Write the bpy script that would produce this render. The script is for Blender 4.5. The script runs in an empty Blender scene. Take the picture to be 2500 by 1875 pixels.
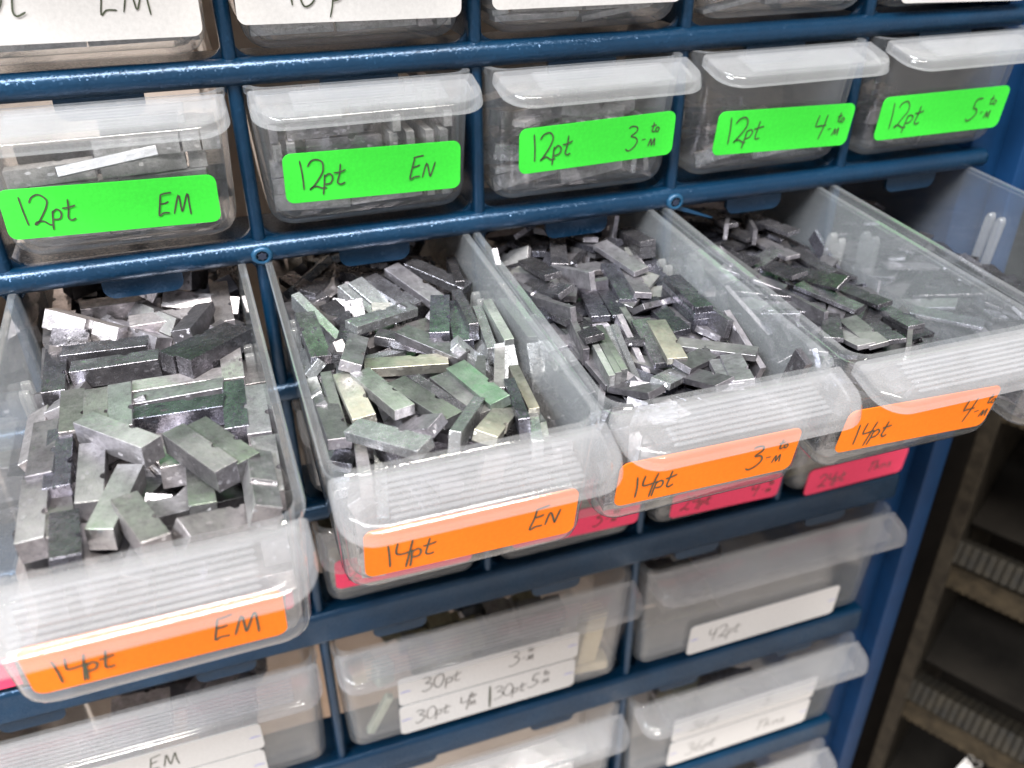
import bpy, bmesh, math, random
from mathutils import Vector, Matrix, Quaternion
SC = bpy.context.scene
COL = SC.collection
# one Blender unit is one column of the cabinet, 60 mm
SC.unit_settings.system = 'METRIC'
SC.unit_settings.scale_length = 0.06
# ------------------------------------------------------------------ camera
cam = bpy.data.objects.new('camera', bpy.data.cameras.new('camera'))
COL.objects.link(cam)
Rr = Vector((0.943841, -0.330385, -0.003303)); Rd = Vector((-0.174349, -0.489537, -0.854374)); Rf = Vector((0.280655, 0.806969, -0.519647))
cam.matrix_world = Matrix(((Rr.x, -Rd.x, -Rf.x, -0.15088), (Rr.y, -Rd.y, -Rf.y, -3.71680), (Rr.z, -Rd.z, -Rf.z, 1.50278), (0, 0, 0, 1)))
cam.data.sensor_width = 36
cam.data.lens = 31.1232
cam.data.clip_start = 0.05
cam.data.clip_end = 300
cam.data.dof.use_dof = True
cam.data.dof.focus_distance = 3.45
cam.data.dof.aperture_fstop = 0.95
SC.camera = cam
# ------------------------------------------------------------------ room light
world = bpy.data.worlds.new('World'); SC.world = world; world.use_nodes = True
wn = world.node_tree.nodes; wl = world.node_tree.links
bgn = wn['Background']
wg = wn.new('ShaderNodeTexCoord'); ws = wn.new('ShaderNodeSeparateXYZ'); wr = wn.new('ShaderNodeValToRGB'); wm = wn.new('ShaderNodeMapRange')
wl.new(wg.outputs['Generated'], ws.inputs[0]); wl.new(ws.outputs['Z'], wm.inputs['Value'])
wm.inputs['From Min'].default_value = -1; wm.inputs['From Max'].default_value = 1
wl.new(wm.outputs[0], wr.inputs[0]); wl.new(wr.outputs[0], bgn.inputs['Color'])
cr = wr.color_ramp
cr.elements[0].position = 0.0; cr.elements[0].color = (0.40, 0.35, 0.32, 1)    # tiled floor
cr.elements[1].position = 1.0; cr.elements[1].color = (0.17, 0.17, 0.18, 1)     # dim ceiling between the lamps
for pos, col in ((0.40, (0.42, 0.37, 0.34)), (0.50, (1.10, 1.04, 1.01)), (0.66, (1.02, 0.97, 0.95)), (0.80, (0.34, 0.33, 0.33))):
    e = cr.elements.new(pos); e.color = (*col, 1)                               # pale walls
bgn.inputs['Strength'].default_value = 0.72
def area(name, loc, tgt, sx, sy, power, color):
    l = bpy.data.lights.new(name, 'AREA'); l.shape = 'RECTANGLE'; l.size = sx; l.size_y = sy; l.energy = power; l.color = color
    o = bpy.data.objects.new(name, l); COL.objects.link(o); o.location = loc
    o.rotation_euler = (Vector(tgt) - Vector(loc)).to_track_quat('-Z', 'Y').to_euler()
    return o
area('ceiling_or_fill_lamp', (0.5, -13, 27), (0.5, -7, -8), 19, 5, 25000, (1.0, 0.95, 0.88))
area('ceiling_or_fill_lamp', (-22, -13, 24), (-14, -8, -8), 19, 5, 36000, (0.93, 0.965, 1.0))  # fill lamp added at the left to brighten the drawers' side walls
SC.view_settings.view_transform = 'Standard'; SC.view_settings.look = 'None'
SC.view_settings.exposure = 0.14; SC.view_settings.gamma = 1; SC.view_settings.use_curve_mapping = False
cy = SC.cycles
SC.render.engine = 'CYCLES'
cy.use_denoising = True
cy.max_bounces = 10; cy.transparent_max_bounces = 40; cy.diffuse_bounces = 4; cy.glossy_bounces = 4; cy.transmission_bounces = 6
cy.sample_clamp_indirect = 6; cy.caustics_reflective = False; cy.caustics_refractive = False
# ------------------------------------------------------------------ materials
def mat(name):
    m = bpy.data.materials.new(name); m.use_nodes = True
    n = m.node_tree.nodes; l = m.node_tree.links
    return m, n, l, n['Principled BSDF']
def noise(n, l, vec, scale, detail=4, rough=0.6, stretch=None):
    t = n.new('ShaderNodeTexNoise'); t.inputs['Scale'].default_value = scale; t.inputs['Detail'].default_value = detail; t.inputs['Roughness'].default_value = rough
    if stretch:
        mp = n.new('ShaderNodeMapping'); mp.inputs['Scale'].default_value = stretch; l.new(vec, mp.inputs[0]); vec = mp.outputs[0]
    l.new(vec, t.inputs['Vector'])
    return t
def ramp(n, l, src, stops):
    r = n.new('ShaderNodeValToRGB'); c = r.color_ramp
    c.elements[0].position, c.elements[0].color = stops[0][0], (*stops[0][1], 1)
    c.elements[1].position, c.elements[1].color = stops[-1][0], (*stops[-1][1], 1)
    for p, q in stops[1:-1]:
        e = c.elements.new(p); e.color = (*q, 1)
    l.new(src, r.inputs[0]); return r
def mixrgb(n, l, fac, a, b, mode='MIX'):
    m = n.new('ShaderNodeMix'); m.data_type = 'RGBA'; m.blend_type = mode
    for k, v in ((0, fac), (6, a), (7, b)):
        if hasattr(v, 'links') or hasattr(v, 'is_linked'): l.new(v, m.inputs[k])
        else: m.inputs[k].default_value = v if k == 0 else (*v, 1)
    return m.outputs[2]
def mathn(n, l, op, a, b=None):
    m = n.new('ShaderNodeMath'); m.operation = op
    for k, v in ((0, a), (1, b)):
        if v is None: continue
        if hasattr(v, 'is_linked'): l.new(v, m.inputs[k])
        else: m.inputs[k].default_value = v
    return m.outputs[0]
def blue_plastic():
    m, n, l, p = mat('metallic_blue_plastic')
    tc = n.new('ShaderNodeTexCoord'); ob = tc.outputs['Object']
    v = n.new('ShaderNodeTexVoronoi'); v.inputs['Scale'].default_value = 150; l.new(ob, v.inputs['Vector'])
    ge = n.new('ShaderNodeNewGeometry')
    sub = n.new('ShaderNodeVectorMath'); sub.operation = 'SUBTRACT'; l.new(v.outputs['Color'], sub.inputs[0]); sub.inputs[1].default_value = (.5, .5, .5)
    sr = n.new('ShaderNodeSeparateColor'); l.new(v.outputs['Color'], sr.inputs[0])
    st = n.new('ShaderNodeMapRange'); st.interpolation_type = 'LINEAR'; l.new(sr.outputs[2], st.inputs['Value'])
    st.inputs['From Min'].default_value = .80; st.inputs['From Max'].default_value = .9; st.inputs['To Min'].default_value = .15; st.inputs['To Max'].default_value = .38
    scl = n.new('ShaderNodeVectorMath'); scl.operation = 'SCALE'; l.new(sub.outputs[0], scl.inputs[0]); l.new(st.outputs[0], scl.inputs['Scale'])
    add = n.new('ShaderNodeVectorMath'); add.operation = 'ADD'; l.new(ge.outputs['Normal'], add.inputs[0]); l.new(scl.outputs[0], add.inputs[1])
    nm = n.new('ShaderNodeVectorMath'); nm.operation = 'NORMALIZE'; l.new(add.outputs[0], nm.inputs[0])
    t = noise(n, l, ob, 3.0)
    c = ramp(n, l, t.outputs['Fac'], [(.3, (.0012, .023, .058)), (.7, (.0017, .034, .084))])
    l.new(c.outputs[0], p.inputs['Base Color']); p.inputs['Metallic'].default_value = .45; p.inputs['Roughness'].default_value = .3
    l.new(nm.outputs[0], p.inputs['Normal'])
    p.inputs['Coat Weight'].default_value = .22; p.inputs['Coat Roughness'].default_value = .22
    return m
def clear_plastic(name, tint, veil, grazing, rough, body):
    # milky polypropylene: mostly clear with a pale scattering veil, a little denser seen edge on
    m, n, l, p = mat(name); n.remove(p)
    out = n['Material Output']
    tr = n.new('ShaderNodeBsdfTransparent'); tr.inputs['Color'].default_value = (*tint, 1)
    df = n.new('ShaderNodeBsdfDiffuse'); tl = n.new('ShaderNodeBsdfTranslucent')
    tc = n.new('ShaderNodeTexCoord'); t = noise(n, l, tc.outputs['Object'], 6, 5)
    c = ramp(n, l, t.outputs['Fac'], [(.3, tuple(x * .88 for x in body)), (.7, body)])
    l.new(c.outputs[0], df.inputs['Color']); l.new(c.outputs[0], tl.inputs['Color'])
    m1 = n.new('ShaderNodeMixShader'); m1.inputs[0].default_value = .5; l.new(df.outputs[0], m1.inputs[1]); l.new(tl.outputs[0], m1.inputs[2])
    lw = n.new('ShaderNodeLayerWeight'); lw.inputs['Blend'].default_value = .35
    f = n.new('ShaderNodeMapRange'); l.new(lw.outputs['Facing'], f.inputs['Value']); f.inputs['To Min'].default_value = veil; f.inputs['To Max'].default_value = grazing
    sm = noise(n, l, tc.outputs['Object'], 2.2, 6, .7)
    fv = mathn(n, l, 'MULTIPLY', f.outputs[0], mathn(n, l, 'ADD', mathn(n, l, 'MULTIPLY', sm.outputs['Fac'], .5), .75))
    m2 = n.new('ShaderNodeMixShader'); l.new(fv, m2.inputs[0]); l.new(tr.outputs[0], m2.inputs[1]); l.new(m1.outputs[0], m2.inputs[2])
    gl = n.new('ShaderNodeBsdfGlossy'); gl.inputs['Roughness'].default_value = rough
    lf = n.new('ShaderNodeLayerWeight'); lf.inputs['Blend'].default_value = .5      # same reflectance seen from inside or outside
    bp = n.new('ShaderNodeBump'); bp.inputs['Strength'].default_value = .08; bp.inputs['Distance'].default_value = .02; l.new(t.outputs['Fac'], bp.inputs['Height'])
    l.new(bp.outputs[0], gl.inputs['Normal'])
    ff = mathn(n, l, 'ADD', mathn(n, l, 'MULTIPLY', mathn(n, l, 'POWER', lf.outputs['Facing'], 4.5), .9), .05)
    m3 = n.new('ShaderNodeMixShader'); l.new(ff, m3.inputs[0]); l.new(m2.outputs[0], m3.inputs[1]); l.new(gl.outputs[0], m3.inputs[2])
    l.new(m3.outputs[0], out.inputs['Surface'])
    return m
def paper(name, col, sat=0):
    m, n, l, p = mat(name)
    tc = n.new('ShaderNodeTexCoord'); t = noise(n, l, tc.outputs['Object'], 60, 6, .7)
    c = ramp(n, l, t.outputs['Fac'], [(.3, tuple(x * .86 for x in col)), (.7, col)])
    l.new(c.outputs[0], p.inputs['Base Color']); p.inputs['Roughness'].default_value = .75
    p.inputs['Specular IOR Level'].default_value = .25
    return m
def ink(name, col):
    m, n, l, p = mat(name)
    tc = n.new('ShaderNodeTexCoord'); t = noise(n, l, tc.outputs['Object'], 25, 3)
    c = ramp(n, l, t.outputs['Fac'], [(.3, col), (.7, tuple(min(1, x * 2.2) for x in col))])
    l.new(c.outputs[0], p.inputs['Base Color']); p.inputs['Roughness'].default_value = .6
    return m
def type_metal(name, lo, hi, reflected_tint=None, rough=.36, metallic=.94, part=.5, axis='z'):
    # cast type metal, dulled in patches and finely scratched; some pieces have a green or tan reflection painted on one face
    m, n, l, p = mat(name)
    tc = n.new('ShaderNodeTexCoord'); ob = tc.outputs['Object']
    oi = n.new('ShaderNodeObjectInfo')
    sh = n.new('ShaderNodeVectorMath'); sh.operation = 'ADD'; l.new(ob, sh.inputs[0])
    cx = n.new('ShaderNodeCombineXYZ'); r9 = mathn(n, l, 'MULTIPLY', oi.outputs['Random'], 9.0)
    l.new(r9, cx.inputs[0]); l.new(r9, cx.inputs[1]); l.new(r9, cx.inputs[2]); l.new(cx.outputs[0], sh.inputs[1])
    v = sh.outputs[0]
    t1 = noise(n, l, v, 11, 7, .68); t2 = noise(n, l, v, 60, 5, .75, (.45, 1, 1)); t3 = noise(n, l, v, 190, 2, .5, (.3, 1, 1)); t5 = noise(n, l, v, 32, 6, .8)
    c1 = ramp(n, l, t1.outputs['Fac'], [(.3, lo), (.5, tuple((a + b) / 2 for a, b in zip(lo, hi))), (.7, hi)])
    c2 = ramp(n, l, t5.outputs['Fac'], [(.28, (.5, .5, .5)), (.5, (.95, .95, .95)), (.78, (1.3, 1.3, 1.28))])
    col = mixrgb(n, l, 1.0, c1.outputs[0], c2.outputs[0], 'MULTIPLY')
    rv = n.new('ShaderNodeMapRange'); l.new(oi.outputs['Random'], rv.inputs['Value']); rv.inputs['To Min'].default_value = .5; rv.inputs['To Max'].default_value = 1.3
    gr = n.new('ShaderNodeCombineColor')
    for k in range(3): l.new(rv.outputs[0], gr.inputs[k])
    col = mixrgb(n, l, 1.0, col, gr.outputs[0], 'MULTIPLY')
    tarnish = mathn(n, l, 'MULTIPLY', t5.outputs['Fac'], .12)
    met = mathn(n, l, 'SUBTRACT', metallic, tarnish)
    if reflected_tint:
        sx = n.new('ShaderNodeSeparateXYZ'); l.new(ob, sx.inputs[0]); sn = n.new('ShaderNodeSeparateXYZ'); l.new(tc.outputs['Normal'], sn.inputs[0])
        t4 = noise(n, l, v, 7, 5, .65)
        w = mathn(n, l, 'ADD', mathn(n, l, 'MULTIPLY', sx.outputs[0], 2.6), mathn(n, l, 'MULTIPLY', mathn(n, l, 'SUBTRACT', t4.outputs['Fac'], .5), 1.6))
        mk = ramp(n, l, mathn(n, l, 'ADD', w, .5), [(part - .25, (0, 0, 0)), (part + .35, (1, 1, 1))])
        bw = n.new('ShaderNodeRGBToBW'); l.new(mk.outputs[0], bw.inputs[0])
        face = mathn(n, l, 'GREATER_THAN', sn.outputs[2] if axis == 'z' else mathn(n, l, 'ABSOLUTE', sn.outputs[1]), .5)
        k = mathn(n, l, 'MULTIPLY', mathn(n, l, 'MULTIPLY', bw.outputs[0], .5), face)
        tint_fade = ramp(n, l, t5.outputs['Fac'], [(.35, (1, 1, 1)), (.62, (.45, .45, .45))])
        wb = n.new('ShaderNodeRGBToBW'); l.new(tint_fade.outputs[0], wb.inputs[0])
        k = mathn(n, l, 'MULTIPLY', k, wb.outputs[0])
        col = mixrgb(n, l, k, col, reflected_tint)
        met = mathn(n, l, 'MULTIPLY', met, mathn(n, l, 'SUBTRACT', 1.0, mathn(n, l, 'MULTIPLY', k, .9)))
    l.new(met, p.inputs['Metallic'])
    l.new(col, p.inputs['Base Color'])
    rr = ramp(n, l, t5.outputs['Fac'], [(.3, (rough + .14,) * 3), (.7, (rough - .06,) * 3)])
    l.new(rr.outputs[0], p.inputs['Roughness'])
    mx = mathn(n, l, 'ADD', mathn(n, l, 'MULTIPLY', t2.outputs['Fac'], .6), mathn(n, l, 'MULTIPLY', t3.outputs['Fac'], .4))
    bp = n.new('ShaderNodeBump'); bp.inputs['Strength'].default_value = .6; bp.inputs['Distance'].default_value = .004; l.new(mx, bp.inputs['Height'])
    vo = n.new('ShaderNodeTexVoronoi'); vo.inputs['Scale'].default_value = 95; mp = n.new('ShaderNodeMapping'); mp.inputs['Scale'].default_value = (.55, 1, 1); l.new(v, mp.inputs[0]); l.new(mp.outputs[0], vo.inputs['Vector'])
    sc = n.new('ShaderNodeSeparateColor'); l.new(vo.outputs['Color'], sc.inputs[0])
    st = n.new('ShaderNodeMapRange'); l.new(sc.outputs[2], st.inputs['Value']); st.inputs['From Min'].default_value = .90; st.inputs['From Max'].default_value = .97; st.inputs['To Min'].default_value = .06; st.inputs['To Max'].default_value = .65
    sb = n.new('ShaderNodeVectorMath'); sb.operation = 'SUBTRACT'; l.new(vo.outputs['Color'], sb.inputs[0]); sb.inputs[1].default_value = (.5, .5, .5)
    sl = n.new('ShaderNodeVectorMath'); sl.operation = 'SCALE'; l.new(sb.outputs[0], sl.inputs[0]); l.new(st.outputs[0], sl.inputs['Scale'])
    ad = n.new('ShaderNodeVectorMath'); ad.operation = 'ADD'; l.new(bp.outputs[0], ad.inputs[0]); l.new(sl.outputs[0], ad.inputs[1])
    no = n.new('ShaderNodeVectorMath'); no.operation = 'NORMALIZE'; l.new(ad.outputs[0], no.inputs[0]); l.new(no.outputs[0], p.inputs['Normal'])
    return m
def plain(name, c0, c1, scale=5, rough=.7, metallic=0.0, bump=.2, stretch=None, spec=.5):
    m, n, l, p = mat(name); p.inputs['Specular IOR Level'].default_value = spec
    tc = n.new('ShaderNodeTexCoord'); t = noise(n, l, tc.outputs['Object'], scale, 6, .7, stretch)
    c = ramp(n, l, t.outputs['Fac'], [(.3, c0), (.7, c1)]); l.new(c.outputs[0], p.inputs['Base Color'])
    p.inputs['Roughness'].default_value = rough; p.inputs['Metallic'].default_value = metallic
    bp = n.new('ShaderNodeBump'); bp.inputs['Strength'].default_value = bump; bp.inputs['Distance'].default_value = .02; l.new(t.outputs['Fac'], bp.inputs['Height']); l.new(bp.outputs[0], p.inputs['Normal'])
    return m
M_BLUE = blue_plastic()
M_TUB = clear_plastic('clear_polypropylene', (.98, .986, .99), .016, .30, .05, (.74, .775, .815))
M_LIP = clear_plastic('frosted_polypropylene', (.97, .975, .98), .12, .40, .14, (.66, .67, .70))
M_RIB = clear_plastic('frosted_rib', (.96, .965, .97), .16, .40, .12, (.72, .725, .735))
M_PAPER = dict(green=paper('green_paper', (.05, .72, .05)), orange=paper('orange_paper', (.92, .20, .010)), pink=paper('pink_paper', (.92, .072, .165)), white=paper('white_paper', (.585, .57, .56)))
M_INK = ink('dark_marker_ink', (.028, .034, .02)); M_PENCIL = ink('grey_pencil', (.07, .065, .06)); M_PEN = ink('blue_pen_ink', (.08, .09, .35))
M_SCREW = plain('pale_blue_screw_cap', (.006, .042, .095), (.014, .075, .15), 20, .35, .2)
M_HOLE = plain('dark_recess', (.004, .008, .02), (.008, .015, .035), 20, .6)
M_METAL = [  # green versions have the green labels' reflection painted into their colour
    type_metal('type_metal_grey', (0.244, 0.233, 0.258), (0.487, 0.470, 0.515)),
    type_metal('type_metal_dark', (0.132, 0.127, 0.144), (0.310, 0.304, 0.335), rough=.24),
    type_metal('type_metal_grey_green_reflection', (0.253, 0.244, 0.265), (0.487, 0.474, 0.503), (.22, .235, .205), part=.45),
    type_metal('type_metal_green_reflection', (0.253, 0.251, 0.258), (0.468, 0.470, 0.479), (.16, .255, .14), part=.5),
    type_metal('type_metal_tan', (0.334, 0.327, 0.299), (0.554, 0.548, 0.494), (.42, .38, .26), part=.5),
    type_metal('type_metal_bright', (0.477, 0.492, 0.520), (0.821, 0.844, 0.875), rough=.25),
    type_metal('type_metal_pinkish', (0.363, 0.342, 0.355), (0.630, 0.593, 0.613), rough=.36),
    type_metal('type_metal_blue_grey', (0.138, 0.136, 0.170), (0.329, 0.332, 0.397), rough=.22),
    type_metal('type_metal_deep_green_reflection', (0.181, 0.221, 0.196), (0.325, 0.382, 0.340), (.03, .19, .05), part=.12),
    type_metal('type_metal_green_edge_reflection', (0.258, 0.269, 0.273), (0.477, 0.492, 0.494), (.18, .255, .16), part=.45, axis='y'),
    type_metal('type_metal_tan_edge', (0.334, 0.327, 0.299), (0.554, 0.548, 0.494), (.43, .39, .26), part=.5, axis='y'),
    type_metal('type_metal_matte', (0.382, 0.377, 0.381), (0.630, 0.628, 0.633), rough=.45, metallic=.62),
    type_metal('type_metal_tan_matte', (0.344, 0.312, 0.206), (0.573, 0.523, 0.350), rough=.5, metallic=.4)]
# ------------------------------------------------------------------ mesh helpers
def obj(name, bm, m, parent=None, smooth=False, angle=40):
    me = bpy.data.meshes.new(name); bmesh.ops.recalc_face_normals(bm, faces=bm.faces)
    bm.to_mesh(me); bm.free()
    for x in (m if isinstance(m, (list, tuple)) else [m]): me.materials.append(x)
    if smooth:
        for p in me.polygons: p.use_smooth = True
        me.set_sharp_from_angle(angle=math.radians(angle))
    o = bpy.data.objects.new(name, me); COL.objects.link(o)
    if parent is not None: o.parent = parent
    return o
def thing(name, label, cat, loc=(0, 0, 0), rot=(0, 0, 0), group=None):
    o = bpy.data.objects.new(name, None); COL.objects.link(o); o.location = loc; o.rotation_euler = rot
    o.empty_display_size = .1
    tag(o, label, cat, group); return o
def tag(o, label, cat, group=None):
    o['label'] = label; o['category'] = cat
    if group: o['group'] = group
    return o
def add_box(bm, x0, x1, y0, y1, z0, z1, bev=0.0, mi=0, M=None):
    r = bmesh.ops.create_cube(bm, size=1, matrix=Matrix.Translation(((x0 + x1) / 2, (y0 + y1) / 2, (z0 + z1) / 2)) @ Matrix.Diagonal((x1 - x0, y1 - y0, z1 - z0, 1)))
    vs = r['verts']
    if bev > 0:
        es = list({e for v in vs for e in v.link_edges})
        b = bmesh.ops.bevel(bm, geom=es, offset=bev, segments=2, affect='EDGES', profile=.5)
        vs = list({v for f in b['faces'] for v in f.verts} | {v for v in vs if v.is_valid})
        vs = list({v for x in vs for f in x.link_faces for v in f.verts})
    for f in {f for v in vs for f in v.link_faces}: f.material_index = mi
    if M is not None: bmesh.ops.transform(bm, matrix=M, verts=vs)
    return vs
def extrude_profile(bm, pts, axis, a, b):
    # pts: closed outline in the other two axes
    def P(u, v, t): return {'x': (t, u, v), 'y': (u, t, v), 'z': (u, v, t)}[axis]
    A = [bm.verts.new(P(u, v, a)) for u, v in pts]; B = [bm.verts.new(P(u, v, b)) for u, v in pts]
    n = len(pts)
    bm.faces.new(A); bm.faces.new(list(reversed(B)))
    for i in range(n): bm.faces.new((A[i], B[i], B[(i + 1) % n], A[(i + 1) % n]))
    return A + B
def loft(bm, rings, cap0=True, cap1=True):
    R = [[bm.verts.new(p) for p in r] for r in rings]
    n = len(R[0])
    for a, b in zip(R, R[1:]):
        for i in range(n): bm.faces.new((a[i], a[(i + 1) % n], b[(i + 1) % n], b[i]))
    if cap0: bm.faces.new(list(reversed(R[0])))
    if cap1: bm.faces.new(R[-1])
    return R
def rrect(hx, y0, y1, r, seg=6, rb=None):
    # rounded rectangle outline, front corners (y0) radius r, back corners rb
    rb = r if rb is None else rb
    out = []
    for cx, cy, rad, a0 in ((hx - r, y0 + r, r, -90), (hx - rb, y1 - rb, rb, 0), (-hx + rb, y1 - rb, rb, 90), (-hx + r, y0 + r, r, 180)):
        for i in range(seg + 1):
            a = math.radians(a0 + 90 * i / seg); out.append((cx + rad * math.cos(a), cy + rad * math.sin(a)))
    return out
# ------------------------------------------------------------------ the cabinet
ROWS = dict(T=1.49, A=.747, B=0.0, C=-.7235, D=-1.477)
cab = thing('drawer_cabinet', 'blue metallic plastic parts cabinet with round crossbars holding rows of clear drawers', 'cabinet', (1.0, 0, -6.0))
CAB = Matrix.Translation((-1.0, 0, 6.0))
def cpart(name, bm, m, smooth=True, angle=50):
    bmesh.ops.transform(bm, matrix=CAB, verts=bm.verts)
    return obj(name, bm, m, cab, smooth, angle)
XL, XR = -2.05, 3.985
def bar_profile(zc, half, y0, y1, rad, seg=8):
    pts = []
    for i in range(seg + 1):
        a = math.radians(90 + 90 * i / seg); pts.append((y0 + rad + rad * math.cos(a), zc + half - rad + rad * math.sin(a)))
    for i in range(seg + 1):
        a = math.radians(180 + 90 * i / seg); pts.append((y0 + rad + rad * math.cos(a), zc - half + rad + rad * math.sin(a)))
    return pts + [(y1, zc - half + .01), (y1, zc - .012), (.46, zc - .012), (.46, zc + .012), (y1, zc + .012), (y1, zc + half - .01)]
def crossbar(zc, half, rad, depth):
    bm = bmesh.new()
    p = bar_profile(zc, half, 0.0, depth, rad)
    rings = []
    x_end = XR
    cyy = depth * .5
    ends = [(0.0, 1.0)]
    # rounded right-hand end
    steps = [(x_end - rad * (1 - math.sin(t)), math.cos(t)) for t in [math.radians(a) for a in (90, 66, 45, 25, 8)]]
    steps = [(x_end - rad + rad * math.cos(math.radians(a)), math.sin(math.radians(a)) ** .7 if a > 0 else .05) for a in (90, 70, 52, 36, 20, 6)]
    rings.append([(XL, y, z) for y, z in p])
    for x, s in steps:
        s = max(.15, .35 + .65 * s) if half > .08 else max(.12, s)
        rings.append([(x, (cyy + (y - cyy) * s if y < .4 else y), zc + (z - zc) * s) for y, z in p])
    loft(bm, rings)
    return cpart('crossbar', bm, M_BLUE)
for k in 'TABCD': crossbar(ROWS[k], .053, .05, .11)
for i in range(1, 6): crossbar(1.49 + .745 * i, .053, .05, .11)      # the rows above the photo's top edge
for zc in (-2.295, -3.585, -4.86, -6.1): crossbar(zc, .116, .035, .13)
def divider(x, z0, z1):
    bm = bmesh.new()
    pts = []
    for i in range(13):
        a = math.radians(180 * i / 12); pts.append((x + .029 * math.cos(a + math.pi), .058 + .029 * math.sin(a + math.pi)))
    pts += [(x + .029, .10), (x + .011, .115), (x + .011, .62), (x - .011, .62), (x - .011, .115), (x - .029, .10)]
    extrude_profile(bm, pts, 'z', z0, z1)
    for s in (-1, 1):           # little webs that round the corners of each opening
        for zz, d in ((z0, 1), (z1, -1)):
            q = [(x + s * .022, zz)]
            for i in range(7):
                a = math.radians(90 * i / 6); q.append((x + s * (.022 + .075 * (1 - math.cos(a))), zz + d * .075 * (1 - math.sin(a))) )
            extrude_profile(bm, [(u, v) for u, v in q], 'y', .075, .098)
    cpart('divider', bm, M_BLUE)
zs = [1.49 - .048, .747 + .048, .747 - .048, .048, -.048, -.7235 + .048, -.7235 - .048, -1.477 + .048, -1.477 - .048, -2.295 + .112]
for c in (-1, 0, 1, 2, 3):
    for i in range(0, 10, 2): divider(c, zs[i + 1], zs[i])
for c in (-1, 0, 1, 2, 3):
    for i in range(5): divider(c, 1.49 + .745 * i + .048, 1.49 + .745 * (i + 1) - .048)
for c in (0, 2):
    for a, b in ((-2.295, -3.585), (-3.585, -4.86), (-4.86, -6.1)): divider(c, b + .112, a - .112)
bm = bmesh.new()
add_box(bm, 3.95, 4.185, .13, 2.62, -6.3, 5.3, .01); add_box(bm, 4.18, 4.33, -.012, 2.66, -6.32, 5.32, .012)
cpart('side_panel', bm, plain('matte_blue_plastic', (.0014, .018, .060), (.002, .026, .082), 4, .55, 0, .1, spec=.2))
bm = bmesh.new(); add_box(bm, -2.25, -2.07, -.012, 2.66, -6.32, 5.32, .012); cpart('side_panel', bm, M_BLUE)
M_BEIGE = plain('beige_back_board', (.50, .36, .26), (.62, .47, .36), 4, .8, 0, .05)
bm = bmesh.new(); add_box(bm, -.12, 3.94, 2.70, 2.74, -6.3, 5.3); add_box(bm, -2.06, -.125, 2.70, 2.74, 1.6, 5.3); add_box(bm, -2.06, -.125, 2.70, 2.74, -6.3, -.9); cpart('back_panel', bm, M_BEIGE, False)
def stop_tab(xc, zt, w=.325):
    bm = bmesh.new()
    q = rrect(w / 2, -.118, .07, .05, 6, .01)
    extrude_profile(bm, [(xc + u, zt + v) for u, v in q], 'y', .056, .078)
    cpart('stop_tab', bm, M_BLUE)
for c in range(-2, 4):
    for k in 'ABCD': stop_tab(c + .5, ROWS[k] - .02)
for xc in (-1, 1, 3): stop_tab(xc - .55, -2.40); stop_tab(xc + .45, -2.40); stop_tab(xc - .55, -3.69); stop_tab(xc + .45, -3.69)
def screw(x, z):
    bm = bmesh.new()
    rings = []
    for r, y in ((.046, .006), (.047, -.004), (.041, -.013), (.031, -.016), (.027, -.014), (.024, .004)):
        rings.append([(x + r * math.cos(2 * math.pi * i / 20) * (1.0 + .05 * math.sin(3 * i)), y, z + .9 * r * math.sin(2 * math.pi * i / 20)) for i in range(20)])
    loft(bm, rings, True, True)
    o = cpart('screw', bm, M_SCREW)
    bm = bmesh.new(); pts = [(x + (.023 if i % 2 else .015) * math.cos(math.pi * i / 6), z + (.022 if i % 2 else .014) * math.sin(math.pi * i / 6)) for i in range(12)]
    extrude_profile(bm, pts, 'y', -.012, .004)
    bmesh.ops.transform(bm, matrix=CAB, verts=bm.verts); obj('recess', bm, M_HOLE, o)
screw(0, -.008); screw(2, -.008)
bm = bmesh.new()      # bent blue spike under the right-hand screw
loft(bm, [[(2.03 + .17 * t + dx * (1 - .7 * t), .02 - .05 * t, -.05 - .055 * t + dz * (1 - .8 * t)) for dx, dz in ((-.035, 0), (0, .014), (.035, 0), (0, -.014))] for t in (0, .3, .6, .85, 1)])
cpart('plastic_spike', bm, M_BLUE)
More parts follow.
